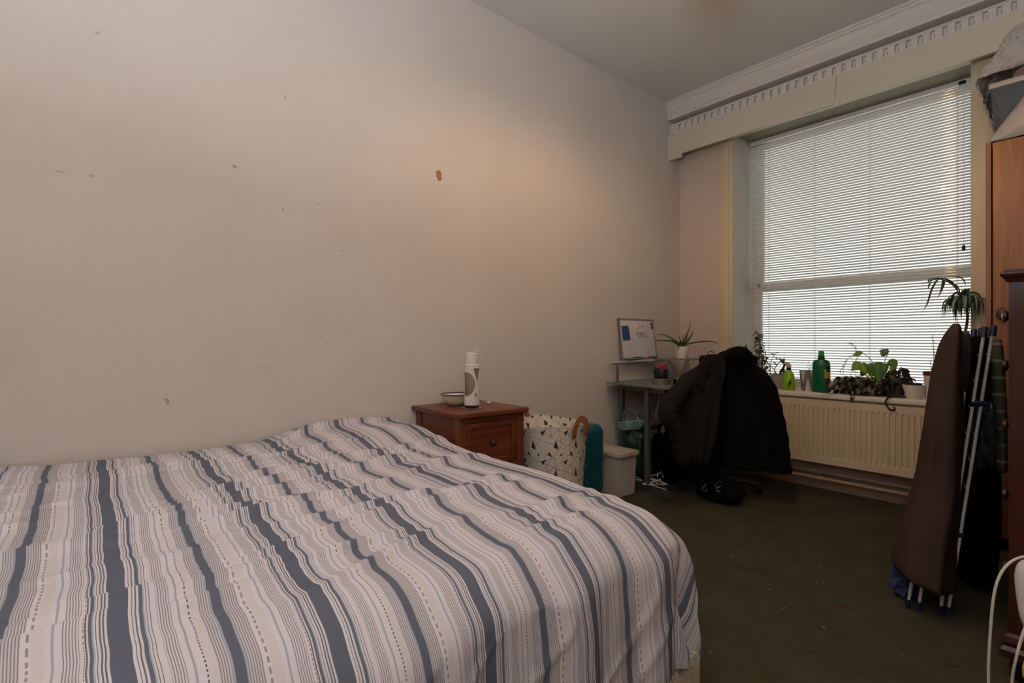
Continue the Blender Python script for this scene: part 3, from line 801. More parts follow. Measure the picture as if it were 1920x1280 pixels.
mb = MB(); script_on_cylinder(mb, [[(0, 0), (0.4, 1.4), (0.8, 0), (0.4, 0.4), (0, 0)]], c, lambda z: 0.0404, -0.25, 0.014, 0.062, 0.0013)
mb.build('emblem', M['red_rim'], bt)
top(MB().lathe([(0.0, 0.0), (0.052, 0.0), (0.056, 0.003), (0.052, 0.0035), (0.0, 0.003)], (0.30, 1.56, NZ), 32).build('coaster', M['bottle_clear']), 'clear round glass coaster under the white water bottle', 'coaster')
mb = MB(); bmesh.ops.create_icosphere(mb.bm, subdivisions=2, radius=0.013)
for v in mb.bm.verts: v.co = Vector((0.219, 1.735, NZ + 0.008)) + Vector((v.co.x * 1.1, v.co.y, v.co.z * 0.55)) * (1 + 0.35 * noise.noise(v.co * 120))
top(mb.build('foil_scrap', M['silver'], smooth=False), 'small crumpled silver foil scrap on the bedside table', 'foil')

# ------------------------------------------------------------------ laundry basket, suitcase, bin, purple bag
lb = thing('laundry_basket', 'round off-white canvas laundry basket with geometric black print', 'basket', (0.385, 2.06, 0))
c = (0.385, 2.06, 0.0)
mb = MB(); L = mb.uvl(); SEG = 64; prof = [(0.172, 0.004), (0.180, 0.10), (0.188, 0.22), (0.194, 0.34), (0.198, 0.45), (0.202, 0.540), (0.204, 0.578), (0.200, 0.582), (0.196, 0.576), (0.192, 0.45), (0.180, 0.25), (0.168, 0.02)]
R = []
for q, (r, z) in enumerate(prof):
    row = []
    for k in range(SEG):
        a = 2 * PI * k / SEG; ww = 0.004 * math.sin(3 * a + z * 9) + 0.003 * math.sin(7 * a + z * 5)
        hz = (0.012 * math.cos(2 * (a + 0.5)) + 0.004 * math.sin(5 * a)) * (z / 0.58) ** 3
        row.append(mb.bm.verts.new((c[0] + (r + ww) * math.cos(a), c[1] + (r + ww) * math.sin(a), z + hz)))
    R.append(row)
ln = [0]
for q in range(1, len(prof)): ln.append(ln[-1] + math.hypot(prof[q][0] - prof[q - 1][0], prof[q][1] - prof[q - 1][1]))
for q in range(len(prof) - 1):
    for k in range(SEG):
        f = mb.bm.faces.new((R[q][k], R[q][(k + 1) % SEG], R[q + 1][(k + 1) % SEG], R[q + 1][k]))
        for lp, (kk, qq) in zip(f.loops, ((k, q), (k + 1, q), (k + 1, q + 1), (k, q + 1))): lp[L].uv = (kk / SEG * 1.25, ln[qq])
mb.bm.faces.new(R[0][::-1])
mb.build('canvas_body', M['canvas'], lb, solid=0.003)
def strap_handle(a0):
    for side in (0,):
        pts = []
        mb = MB()
        ca, sa = math.cos(a0), math.sin(a0); tx, ty = -sa, ca
        ctrl = [(0.209, 0.525, -0.060), (0.215, 0.570, -0.058), (0.216, 0.608, -0.038), (0.212, 0.622, 0.0), (0.216, 0.608, 0.038), (0.215, 0.570, 0.058), (0.209, 0.525, 0.060)]
        P = curve_pts([(c[0] + ca * r + tx * o, c[1] + sa * r + ty * o, z) for r, z, o in ctrl], 5)
        rad = Vector((ca, sa, 0)); rings = []
        for i, p in enumerate(P):
            d = (P[min(i + 1, len(P) - 1)] - P[max(i - 1, 0)]).normalized(); n_ = d.cross(rad).normalized()
            rings.append([p + n_ * 0.018 + rad * 0.0015, p - n_ * 0.018 + rad * 0.0015, p - n_ * 0.018 - rad * 0.0015, p + n_ * 0.018 - rad * 0.0015])
        h = mb.loft(rings).build('handle', M['tan'], lb)
        for o in (-0.060, 0.060):
            r_ = MB(); bmesh.ops.create_uvsphere(r_.bm, u_segments=8, v_segments=6, radius=0.005)
            bmesh.ops.translate(r_.bm, vec=(c[0] + ca * 0.212 + tx * o, c[1] + sa * 0.212 + ty * o, 0.537), verts=r_.bm.verts); r_.build('rivet', M['brass'], h)
strap_handle(math.radians(8)); strap_handle(math.radians(188))

su = thing('suitcase', 'teal hard shell suitcase standing between the laundry basket and the bin', 'suitcase', (0.16, 2.50, 0))
def rr_ring(x0, x1, z0, z1, r, y, n=6, rib=0.0):
    pts = []
    def arc(cx, cz, a0):
        for k in range(n + 1): a = a0 + k / n * PI / 2; pts.append((cx + r * math.cos(a), y, cz + r * math.sin(a)))
    def side(x, za, zb, sg):
        for k in range(1, 96):
            z = za + (zb - za) * k / 96; pts.append((x - sg * rib * (0.5 + 0.5 * math.cos(z * 2 * PI / 0.0165)), y, z))
    arc(x1 - r, z1 - r, 0); arc(x0 + r, z1 - r, PI / 2); side(x0, z1 - r, z0 + r, -1); arc(x0 + r, z0 + r, PI); arc(x1 - r, z0 + r, 3 * PI / 2); side(x1, z0 + r, z1 - r, 1)
    return pts
def shell(ya, yb):
    mb = MB(); rings = []
    for q in (0, 0.08, 0.2, 0.24, 0.40, 0.55, 0.70, 0.78, 0.86, 0.93, 0.97, 1.0):
        y = ya + (yb - ya) * q; e = 0.022 * (1 - math.sqrt(max(0, 1 - (max(0, (q - 0.7) / 0.3)) ** 2)))
        rings.append(rr_ring(0.018 + e, 0.308 - e, 0.035 + e, 0.500 - e, 0.055, y, rib=0.0045 if q > 0.2 else 0.0))
    mb.loft(rings); return mb.build('shell', M['teal'], su, angle=0.9)
shell(2.520, 2.410); shell(2.526, 2.640)
mb = MB(); mb.loft([rr_ring(0.0185, 0.3075, 0.0355, 0.4995, 0.055, y) for y in (2.517, 2.529)]); zp = mb.build('zip', M['teal_dark'], su)
MB().box(0.307, 0.312, 2.518, 2.528, 0.25, 0.28, 0.002).box(0.308, 0.311, 2.520, 2.526, 0.20, 0.25, 0.001).build('zip_pull', M['chrome'], zp)
MB().box(0.10, 0.22, 2.49, 2.51, 0.498, 0.512, 0.004).build('carry_handle', M['teal_dark'], su)
for x in (0.05, 0.27):
    for y in (2.45, 2.60): MB().lathe([(0.018, 0.0), (0.02, 0.008), (0.02, 0.028), (0.014, 0.036)], (x, y, 0.0), 12).build('wheel', M['black'], su)

wb = thing('waste_bin', 'pale grey plastic waste bin with a flat lid beside the teal suitcase', 'bin', (0.19, 2.83, 0))
MB().frustum(0.045, 0.352, 2.742, 2.922, 0.0, 0.268, 0.010).build('bin_body', M['bin'], wb, smooth=False)
mb = MB(); mb.box(0.030, 0.366, 2.728, 2.936, 0.266, 0.297, 0.004); mb.box(0.060, 0.336, 2.752, 2.912, 0.297, 0.3005, 0.002)
mb.build('lid', M['bin'], wb)

mb = MB(); bmesh.ops.create_uvsphere(mb.bm, u_segments=28, v_segments=18, radius=1.0)
for v in mb.bm.verts:
    p = v.co; nn = 1 + 0.16 * noise.noise(p * 1.9 + Vector((3, 1, 0)))
    sq = lambda q: math.copysign(abs(q) ** 0.7, q)
    v.co = Vector((0.585 + sq(p.x) * 0.105 * nn, 1.655 + sq(p.y) * 0.10 * nn, 0.205 + sq(p.z) * 0.205 * (1 + 0.05 * noise.noise(p * 3))))
pb = thing('cloth_bag', 'dark purple cloth bag standing between the bed and the laundry basket', 'bag', (0.585, 1.655, 0))
mb.build('bag_body', M['purple'], pb)
MB().tube(curve_pts([(0.555, 1.63, 0.38), (0.55, 1.64, 0.425), (0.585, 1.66, 0.44), (0.61, 1.68, 0.425), (0.61, 1.68, 0.38)], 5), 0.006, 6).build('strap', M['purple'], pb)

# ------------------------------------------------------------------ computer desk in the corner
DZ = 0.745
dk = thing('computer_desk', 'grey steel computer desk with frosted glass top and raised glass shelf in the corner', 'desk', (0.3, 3.4, 0))
gp = [(0.025, 2.995), (0.32, 2.925), (0.60, 2.875), (0.645, 2.91), (0.66, 3.3), (0.66, 3.86), (0.03, 3.88)]
MB().prism(gp, DZ - 0.009, DZ).build('glass_top', M['desk_glass'], dk, smooth=False)
MB().prism([(0.05, 3.56), (0.14, 3.45), (0.27, 3.50), (0.37, 3.66), (0.43, 3.86), (0.04, 3.90)], 0.903, 0.911).build('glass_shelf', M['desk_glass'], dk, smooth=False)
MB().tube([(0.040, 3.025, 0.886), (0.065, 3.30, 0.897), (0.150, 3.56, 0.898)], 0.0125, 14).build('shelf_rail', M['bright_rail'], dk)
def rtube(p, q, w, name): 
    p, q = Vector(p), Vector(q); d = (q - p).normalized(); a = d.cross(Vector((0, 0, 1)) if abs(d.z) < .9 else Vector((1, 0, 0))).normalized(); b_ = d.cross(a)
    mb = MB(); rg = [[o + a * w * i + b_ * w * j for i, j in ((1, 1), (-1, 1), (-1, -1), (1, -1))] for o in (p, q)]
    mb.loft(rg).build(name, M['steel'], dk, smooth=False)
rtube((0.395, 2.990, 0.05), (0.395, 2.990, DZ - 0.01), 0.016, 'leg')
rtube((0.105, 3.080, 0.05), (0.105, 3.080, DZ - 0.01), 0.016, 'leg')
MB().tube([(0.075, 3.065, DZ), (0.075, 3.065, 0.888)], 0.009, 10).build('shelf_post', M['steel'], dk)
for (x, y) in ((0.17, 3.60), (0.30, 3.66), (0.41, 3.82)): MB().tube([(x, y, DZ), (x, y, 0.904)], 0.011, 10).build('shelf_post', M['chrome'], dk)
rtube((0.10, 3.08, 0.025), (0.595, 2.975, 0.025), 0.022, 'foot_bar')
rtube((0.10, 3.075, DZ - 0.03), (0.56, 2.965, DZ - 0.03), 0.016, 'top_bar')
rtube((0.115, 3.08, 0.53), (0.385, 2.995, 0.53), 0.007, 'cross_rail')
rtube((0.60, 3.80, 0.05), (0.60, 3.80, DZ - 0.01), 0.016, 'leg'); rtube((0.10, 3.80, 0.05), (0.10, 3.80, DZ - 0.01), 0.016, 'leg')
rtube((0.07, 3.80, 0.025), (0.64, 3.80, 0.025), 0.022, 'foot_bar')
rtube((0.10, 3.09, 0.36), (0.10, 3.80, 0.36), 0.014, 'back_rail')

# whiteboard leaning on the wall
wbd = thing('whiteboard', 'small whiteboard with blue card and faint writing leaning on the wall above the desk', 'whiteboard', (0.10, 3.32, 0.905))
b0 = Vector((0.050, 3.155, 0.911)); ey = Vector((0.02, 0.436, 0.0)).normalized(); ez = Vector((-0.036, -0.006, 0.318)); H_ = ez.length; ez.normalize(); WB = 0.420
nx_ = ey.cross(ez).normalized()
if nx_.x < 0: nx_ = -nx_
MBD = Matrix((ey, ez, nx_)).transposed()
def bpt(u, v, d=0.0): return b0 + ey * u + ez * v + nx_ * d
MB().obox(bpt(WB / 2, H_ / 2, 0), (WB, H_, 0.012), MBD, 0.002).build('board_panel', M['board'], wbd)
mb = MB()
mb.obox(bpt(WB / 2, H_ - 0.006, 0.002), (WB, 0.012, 0.016), MBD); mb.obox(bpt(WB / 2, 0.006, 0.002), (WB, 0.012, 0.016), MBD)
mb.obox(bpt(0.004, H_ / 2, 0.001), (0.008, H_, 0.015), MBD); mb.obox(bpt(WB - 0.004, H_ / 2, 0.001), (0.008, H_, 0.015), MBD)
mb.build('frame', M['tin'], wbd, smooth=False)
MB().obox(bpt(WB / 2, 0.004, 0.020), (WB * 0.86, 0.006, 0.028), MBD).build('pen_tray', M['tin'], wbd, smooth=False)
MB().obox(bpt(0.065, 0.205, 0.0068), (0.085, 0.115, 0.0014), MBD @ rot_z(0.06)).build('blue_card', M['board_blue'], wbd, smooth=False)
mb = MB()
for k in range(13):
    mb.obox(bpt(0.115 + 0.004 * (k % 3), 0.285 - k * 0.020, 0.0064), (0.13 if k > 5 else 0.075, 0.0035, 0.0005), MBD @ rot_z(0.12))
mb.build('ruled_note', mat('faint_ruling', '#b9b8c0', 0.7), wbd, smooth=False)
def strokes(lst, u0, v0, sc, th, name, m):
    mb = MB()
    for st in lst: mb.tube([bpt(u0 + u * sc, v0 + w * sc, 0.0068) for u, w in st], th, 5)
    mb.build(name, m, wbd)
strokes([[(-0.7, 0.55), (-0.1, 0.5)], [(0, 0), (0, 1), (0.5, 0.75), (0.5, 0.25), (0, 0)], [(0.75, 0), (0.75, 0.95), (1.2, 0.05), (1.2, 1)], [(1.95, 0.8), (1.6, 0.95), (1.45, 0.5), (1.6, 0.05), (1.95, 0.15), (1.95, 0.5)]], 0.215, 0.170, 0.050, 0.0019, 'writing', M['ink'])
strokes([[(0, 0.2), (0.4, 0), (0.7, 0.3)], [(1, 0), (1, 1), (1.6, 0.7), (1.1, 0.5), (1.6, 0.1), (1, 0)], [(2, 0), (2.1, 1), (2.4, 0.4), (2.7, 1), (2.8, 0)], [(3.6, 0.4), (4.4, 0.5)]], 0.20, 0.243, 0.034, 0.0014, 'faded_writing', M['ink_red'])
mb = MB()
for q in range(3): mb.obox(bpt(0.392 + 0.008 * (q % 2), 0.285 - 0.018 * q, 0.007), (0.022, 0.020, 0.001), MBD @ rot_z(0.3 * q))
mb.build('magnet_sticker', M['board_blue'], wbd, smooth=False)
MB().obox(bpt(0.410, 0.262, 0.0075), (0.020, 0.034, 0.001), MBD).build('red_sticker', M['red_pl'], wbd, smooth=False)
for u, ln_, lab in ((0.20, 0.11, 'dark marker pen with a red cap at the left of the whiteboard tray'), (0.325, 0.10, 'marker pen with a red cap at the right end of the whiteboard tray')):
    p = thing('marker_pen', lab, 'pen', bpt(u, 0.012, 0.022), 'marker pens on the whiteboard tray')
    d = 0.32 if u > 0.3 else 0.75
    MB().tube([bpt(u - 0.0 if u > .3 else u - 0.09, 0.012, 0.022), bpt(u + ln_ - 0.02 if u > .3 else u, 0.012, 0.022)], 0.0052, 8).build('barrel', M['ink'], p)
    MB().tube([bpt(u - 0.035, 0.012, 0.022), bpt(u, 0.012, 0.022)] if u > .3 else [bpt(u, 0.012, 0.022), bpt(u + 0.018, 0.012, 0.022)], 0.0062, 8).build('cap', M['red_pl'], p)

# aloe on the shelf
def pot(parent, c, r0, r1, h, m, name='pot', uv=False, wall=0.006, soil=True):
    MB().lathe([(r0 * 0.98, 0), (r0, 0.003), (r1, h - 0.003), (r1 - 0.001, h), (r1 - wall, h), (r1 - wall - (r1 - r0) * 0.1, h - 0.012)], c, 32, cap=False, uv=uv).lathe([(r0 * 0.98, 0), (r0 * 0.5, 0.0), (0.0001, 0.0)], c, 32, cap=False).build(name, m, parent)
    if soil: MB().lathe([(r1 - wall, h - 0.010), ((r1 - wall) * 0.5, h - 0.006), (0.0005, h - 0.004)], c, 20, cap=False).build('soil', M['soil'], parent)
AZ = 0.911
al = thing('aloe_plant', 'aloe plant with long arching leaves in a white pot on the desk shelf', 'plant', (0.20, 3.735, AZ))
c = (0.20, 3.735, AZ); pot(al, c, 0.042, 0.056, 0.098, M['white_pot'])
vr = Vector((0.641, 0.767, 0)); vd = Vector((-0.767, 0.641, 0))
def aloe_leaf(ctrl, w0):
    P = curve_pts([Vector(c) + vr * a + vd * d + Vector((0, 0, z)) for a, z, d in ctrl], 5); n = len(P)
    w = [w0 * (1 - (i / (n - 1)) ** 1.6) * (0.8 + 0.4 * math.sin(PI * min(1, i / (n - 1) * 1.5))) for i in range(n)]
    mb = MB(); mb.leaf(P, w, 0.5); mb.build('leaf', M['aloe'], al, solid=0.005)
aloe_leaf([(0, 0.09, 0), (-0.05, 0.13, -0.02), (-0.10, 0.165, -0.03), (-0.16, 0.195, -0.03), (-0.20, 0.196, -0.03)], 0.014)
aloe_leaf([(-0.01, 0.09, 0), (-0.06, 0.135, 0.02), (-0.12, 0.145, 0.03), (-0.20, 0.150, 0.04), (-0.265, 0.158, 0.04)], 0.012)
aloe_leaf([(0.01, 0.09, 0), (0.03, 0.14, 0), (0.05, 0.20, 0.01), (0.07, 0.25, 0.01), (0.078, 0.305, 0.01)], 0.012)
aloe_leaf([(0.015, 0.09, 0), (0.035, 0.13, -0.03), (0.06, 0.17, -0.03), (0.078, 0.20, -0.03), (0.08, 0.225, -0.03)], 0.015)
aloe_leaf([(0.01, 0.09, 0), (0.05, 0.118, -0.02), (0.12, 0.132, -0.03), (0.20, 0.140, -0.03), (0.25, 0.135, -0.03), (0.285, 0.122, -0.03)], 0.012)
aloe_leaf([(-0.01, 0.09, 0), (-0.015, 0.13, -0.02), (-0.022, 0.165, -0.02), (-0.03, 0.19, -0.02)], 0.010)
aloe_leaf([(0.0, 0.09, 0), (0.003, 0.13, -0.03), (0.002, 0.16, -0.03), (0.0, 0.195, -0.03)], 0.008)
aloe_leaf([(-0.01, 0.09, -0.03), (-0.03, 0.105, -0.045), (-0.045, 0.09, -0.055), (-0.052, 0.07, -0.06)], 0.009)

# tins and red cactus on the desk
tn = thing('metal_tin', 'round flat metal tin under the red cactus on the glass desk', 'tin', (0.40, 3.15, DZ))
MB().lathe([(0.062, 0), (0.064, 0.002), (0.064, 0.026), (0.062, 0.028)], (0.40, 3.15, DZ), 36).build('tin_body', M['tin'], tn)
MB().lathe([(0.0655, 0.018), (0.0665, 0.020), (0.0665, 0.036), (0.063, 0.039), (0.0, 0.039)], (0.40, 3.15, DZ), 36).build('lid', M['tin'], tn)
t2 = thing('metal_tin', 'dark round tin beside the metal tin on the glass desk', 'tin', (0.48, 3.22, DZ))
MB().lathe([(0.050, 0), (0.052, 0.002), (0.052, 0.040), (0.050, 0.042)], (0.49, 3.25, DZ), 32).build('tin_body', M['black_pot'], t2)
MB().lathe([(0.0535, 0.034), (0.0535, 0.048), (0.0, 0.05)], (0.49, 3.25, DZ), 32).build('lid', M['tin'], t2)
rc = thing('red_cactus', 'small red succulent in a black pot standing on the metal tin', 'plant', (0.40, 3.15, DZ + 0.039))
c = (0.40, 3.15, DZ + 0.039); pot(rc, c, 0.050, 0.053, 0.070, M['black_pot'])
for k in range(13):
    a = k * 2.4; el = 0.35 + 0.9 * (k / 13); rr = 0.042
    d = Vector((math.cos(a) * math.cos(el), math.sin(a) * math.cos(el), math.sin(el)))
    p0 = Vector(c) + Vector((0, 0, 0.062)); ln_ = 0.040 + 0.008 * (k % 3)
    MB().leaf([p0 + d * ln_ * q for q in (0, .35, .7, 1)], [0.006, 0.011, 0.008, 0.001], 0.4).build('leaf', M['red'], rc, solid=0.004)

# things under the desk
mt = thing('wire_basket', 'mint green wire basket hanging from the desk rail', 'basket', (0.225, 3.02, 0.42))
mb = MB(); c = Vector((0.245, 3.00, 0.47))
for k in range(5):
    q = k / 4; rx = 0.105 * math.sqrt(1 - (0.75 * q) ** 2); z = 0.475 - 0.055 * q + 0.0
    mb.tube([(c.x + rx * math.cos(a * 2 * PI / 24), c.y + rx * 0.6 * math.sin(a * 2 * PI / 24), z + 0.18 * rx * math.cos(a * 2 * PI / 24)) for a in range(25)], 0.0028 if k == 0 else 0.0018, 6)
for k in range(16):
    a = 2 * PI * k / 16; mb.tube([(c.x + 0.105 * math.sqrt(1 - (0.75 * q) ** 2) * math.cos(a), c.y + 0.063 * math.sqrt(1 - (0.75 * q) ** 2) * math.sin(a), 0.475 - 0.055 * q + 0.18 * 0.105 * math.sqrt(1 - (0.75 * q) ** 2) * math.cos(a)) for q in (0, .25, .5, .75, 1)], 0.0016, 5)
mb.build('wire_bowl', M['mint'], mt)
for s_ in ((0.14, 3.062, 0.540, 0.165, 3.02, 0.465), (0.27, 3.022, 0.540, 0.33, 2.985, 0.490)):
    MB().tube([s_[:3], s_[3:]], 0.0022, 6).build('hanging_wire', M['mint'], mt)

def crumple(name, c, ax, seed, m, sub=4, amp=0.18, pw=0.75, parent=None, tilt_=0.0, fr=2.2):
    mb = MB(); bmesh.ops.create_icosphere(mb.bm, subdivisions=sub, radius=1.0)
    for v in mb.bm.verts:
        p = v.co.copy(); sv = Vector((seed, seed * 0.7, -seed))
        nn = 1 + amp * noise.noise(p * fr + sv) + amp * 0.6 * abs(noise.noise(p * fr * 2.3 + sv)) - amp * 0.3
        q = [math.copysign(abs(k) ** pw, k) for k in p]
        v.co = Vector((c[0] + q[0] * ax[0] * nn, c[1] + q[1] * ax[1] * nn, c[2] + max(-1, q[2] * nn) * ax[2]))
        v.co += vr * tilt_ * (v.co.z - c[2])
    return mb.build(name, m, parent, angle=0.9)
o = thing('carrier_bag', 'crumpled green polythene bag standing under the desk behind the bin', 'bag', (0.205, 3.145, 0))
crumple('bag_body', (0.205, 3.145, 0.20), (0.085, 0.085, 0.20), 3.1, M['green_bag'], parent=o)
crumple('bag_handle', (0.205, 3.14, 0.41), (0.05, 0.03, 0.05), 4.4, M['green_bag'], sub=3, parent=o)
o = thing('rucksack', 'black rucksack on the floor under the desk', 'bag', (0.335, 3.36, 0))
crumple('bag_body', (0.335, 3.36, 0.19), (0.13, 0.13, 0.19), 6.2, M['black_fab'], parent=o)
MB().tube(curve_pts([(0.28, 3.30, 0.36), (0.29, 3.28, 0.42), (0.34, 3.28, 0.42), (0.36, 3.30, 0.36)], 5), 0.010, 6).build('strap', M['black_fab'], o)
o = thing('document_folder', 'grey folder of papers standing upright on the rucksack under the glass desk', 'folder', (0.40, 3.25, 0.38))
FR = Matrix.Rotation(0.6, 3, 'Z') @ Matrix.Rotation(0.18, 3, 'Y')
MB().obox((0.375, 3.245, 0.545), (0.012, 0.20, 0.31), FR, 0.002).build('cover', M['paper'], o)
MB().obox((0.372, 3.150, 0.600), (0.014, 0.045, 0.20), FR, 0.001).build('spine_label', mat('buff_label', '#a39473', 0.8), o)
# clothes hangers in a heap on the desk's foot bar
def hanger(c, rz, ry, lab):
    o = thing('clothes_hanger', lab, 'hanger', c, 'white hangers heaped under the desk')
    Mx = Matrix.Rotation(rz, 3, 'Z') @ Matrix.Rotation(ry, 3, 'X')
    f = lambda x, y, z: Vector(c) + Mx @ Vector((x, y, z))
    MB().tube([f(-0.085, 0, 0), f(0, 0.055, 0), f(0.085, 0, 0), f(-0.085, 0, 0)], 0.0042, 6).build('arms', M['white_plastic'], o)
    MB().tube([f(0, 0.055, 0)] + [f(0.014 * math.sin(a), 0.082 - 0.014 * math.cos(a), 0) for a in (0.2, 0.9, 1.6, 2.3, 3.0, 3.7, 4.4)], 0.0024, 6).build('hook', M['chrome'], o)
hanger((0.245, 3.00, 0.060), 0.4, 0.35, 'white clothes hanger lying left of the desk leg, nearest the bin')
hanger((0.385, 3.055, 0.075), -0.5, 0.7, 'white clothes hanger behind the front desk leg, topmost of the heap')
hanger((0.435, 3.02, 0.060), 0.9, 0.5, 'white clothes hanger right of the front desk leg, middle of the heap')
hanger((0.475, 2.985, 0.058), -0.2, 1.0, 'white clothes hanger at the right end of the heap, beside the black coats')

# ------------------------------------------------------------------ office chair with coats over its back
ch = thing('office_chair', 'black office chair at the desk hidden under two coats', 'chair', (0.66, 3.44, 0))
c = Vector((0.66, 3.44, 0))
for k in range(5):
    a = 0.4 + 2 * PI * k / 5; e = c + Vector((math.cos(a) * 0.27, math.sin(a) * 0.27, 0.065))
    lg = MB().tube([c + Vector((0, 0, 0.10)), e], [0.022, 0.014], 8).build('leg', M['black'], ch)
    w_ = MB(); w_.lathe([(0.02, -0.02), (0.027, -0.014), (0.027, 0.014), (0.02, 0.02)], (0, 0, 0), 14)
    bmesh.ops.transform(w_.bm, matrix=Matrix.Translation((e.x, e.y, 0.028)) @ Matrix.Rotation(a, 4, 'Z') @ Matrix.Rotation(PI / 2, 4, 'X'), verts=w_.bm.verts)
    w_.build('castor', M['black'], lg)
MB().tube([c + Vector((0, 0, 0.08)), c + Vector((0, 0, 0.42))], 0.024, 12).build('gas_lift', M['black'], ch)
MB().box(c.x - 0.23, c.x + 0.23, c.y - 0.23, c.y + 0.23, 0.42, 0.49, 0.03, 3).build('seat', M['black_fab'], ch)
MB().tube([c + Vector((0.1, -0.1, 0.42)), c + Vector((0.19, -0.20, 0.46)), c + Vector((0.20, -0.21, 0.70))], 0.018, 8).build('back_post', M['black'], ch)
mb = MB(); mb.obox((0.855, 3.225, 0.77), (0.38, 0.05, 0.38), Matrix.Rotation(math.atan2(0.767, 0.641), 3, 'Z'), 0.022); mb.build('backrest', M['black_fab'], ch)

def drape(name, rows, depth, m, parent=None, fold=0.012, nf=9, seed=0.0, tilt_=0.0, N=72, push=0.0, sub=1, rowsub=3, face=0.41):
    ca_ = 1 / math.sqrt(1 + face * face)
    vdl = (vd + vr * face).normalized(); vrl = (vr - vd * face).normalized()
    """closed cloth body lofted through rings (z, x, y, half width); wide axis across, folds running down"""
    # densify rows
    P = [Vector((r[0], r[1], r[2], r[3])) for r in rows]; Q = []
    for i in range(len(P) - 1):
        for k in range(rowsub): Q.append(P[i].lerp(P[i + 1], k / rowsub))
    Q.append(P[-1]); zt, zb = Q[0][0], Q[-1][0]
    rings = []
    for (z, x, y, hw) in Q:
        q = (zt - z) / (zt - zb); dp = depth * min(1.0, 0.30 + 1.6 * math.sqrt(max(0, q)))
        dp = min(dp, hw * 3.5 + 0.01)
        ring = []
        for k in range(N):
            a = 2 * PI * k / N; ca, sa = math.cos(a), math.sin(a)
            ca2 = math.copysign(abs(ca) ** 0.8, ca); sa2 = math.copysign(abs(sa) ** 0.8, sa)
            f = fold * min(1, 0.25 + q * 1.4) * (math.sin(nf * a + 1.3 * math.sin(2 * a + seed) + seed + 1.5 * q) + 0.7 * noise.noise(Vector((ca * 3, sa * 3 + seed, z * 3.5))) * 1.5 + 0.5 * noise.noise(Vector((ca * 6, sa * 6, z * 9 + seed))))
            off = vrl * ((ca2 * hw + ca * f * 0.55) * ca_) + vdl * (sa2 * dp + sa * f + dp * push)
            ring.append(Vector((x, y, z)) + off + Vector((0, 0, tilt_ * ca2 * hw * q)))
        rings.append(ring)
    mb = MB(); mb.loft(rings)
    return mb.build(name, m, parent, subsurf=sub, angle=3.0)
jacket = [(0.991, 0.875, 3.199, 0.038), (0.967, 0.875, 3.199, 0.080), (0.929, 0.880, 3.205, 0.123), (0.859, 0.895, 3.223, 0.166), (0.703, 0.917, 3.249, 0.208), (0.565, 0.930, 3.265, 0.229),
          (0.426, 0.935, 3.271, 0.232), (0.287, 0.932, 3.268, 0.215), (0.205, 0.920, 3.255, 0.180)]
jk = thing('black_jacket', 'bulky black padded jacket hung over the chair, nearer the radiator', 'jacket', (0.90, 3.23, 0.2), 'coats on the desk chair')
drape('jacket_body', jacket, 0.085, M['black_fab'], jk, fold=0.016, nf=7, seed=0.7, push=0.8)
def sleeve(ctrl, rad_, m, parent, name='sleeve'):
    P = curve_pts(ctrl, 6); n = len(P); rr = []
    for i in range(n):
        q = i / (n - 1) * (len(rad_) - 1); k = min(int(q), len(rad_) - 2); rr.append((rad_[k] + (rad_[k + 1] - rad_[k]) * (q - k)) * (1 + 0.07 * math.sin(i * 1.9)))
    return MB().tube(P, rr, 18).build(name, m, parent, subsurf=1, angle=3.0)
sl = sleeve([(0.945, 3.275, 0.885), (1.018, 3.345, 0.76), (1.055, 3.385, 0.58), (1.085, 3.412, 0.40), (1.100, 3.415, 0.235)], [0.060, 0.080, 0.078, 0.070, 0.066], M['black_fab'], jk)
MB().tube([(1.0995, 3.4145, 0.250), (1.101, 3.416, 0.212)], 0.072, 18).build('cuff', M['black_fab'], sl)
sleeve([(0.80, 3.14, 0.86), (0.76, 3.12, 0.62), (0.77, 3.13, 0.40), (0.79, 3.15, 0.22)], [0.05, 0.065, 0.06, 0.055], M['black_fab'], jk)
P = curve_pts([Vector((0.875, 3.19, 0.935)) + vr * a + vd * d + Vector((0, 0, z)) for a, d, z in ((-0.10, -0.06, -0.02), (-0.03, -0.085, 0.035), (0.05, -0.08, 0.045), (0.11, -0.05, 0.0), (0.13, 0.02, -0.04))], 6)
MB().tube(P, [0.020 + 0.020 * math.sin(PI * i / (len(P) - 1)) for i in range(len(P))], 14).build('collar', M['black_fab'], jk, subsurf=1, angle=3.0)
MB().tube([Vector((0.80, 3.11, 0.965)) + vr * (0.022 * math.cos(a)) + Vector((0, 0, 0.022 * math.sin(a))) for a in (0.2, 0.8, 1.4, 2.0, 2.6, 3.1)], 0.0025, 6).build('hanging_loop', M['char_fab'], jk)
coat = [(0.970, 0.872, 3.008, 0.040), (0.943, 0.869, 3.006, 0.070), (0.896, 0.865, 3.000, 0.090), (0.850, 0.837, 2.967, 0.127), (0.806, 0.818, 2.944, 0.150), (0.749, 0.803, 2.926, 0.160), (0.602, 0.800, 2.922, 0.152),
        (0.496, 0.797, 2.918, 0.142), (0.382, 0.797, 2.918, 0.120), (0.275, 0.795, 2.916, 0.090)]
ct = thing('charcoal_coat', 'charcoal wool coat hung over the chair in front of the desk', 'coat', (0.80, 2.93, 0.27), 'coats on the desk chair')
drape('coat_body', coat, 0.060, M['char_fab'], ct, fold=0.011, nf=6, seed=2.2, push=0.9)
sleeve([(0.775, 2.885, 0.800), (0.735, 2.79, 0.70), (0.718, 2.735, 0.607), (0.740, 2.79, 0.52), (0.755, 2.82, 0.40), (0.765, 2.84, 0.285)], [0.048, 0.060, 0.060, 0.054, 0.050, 0.044], M['char_fab'], ct)
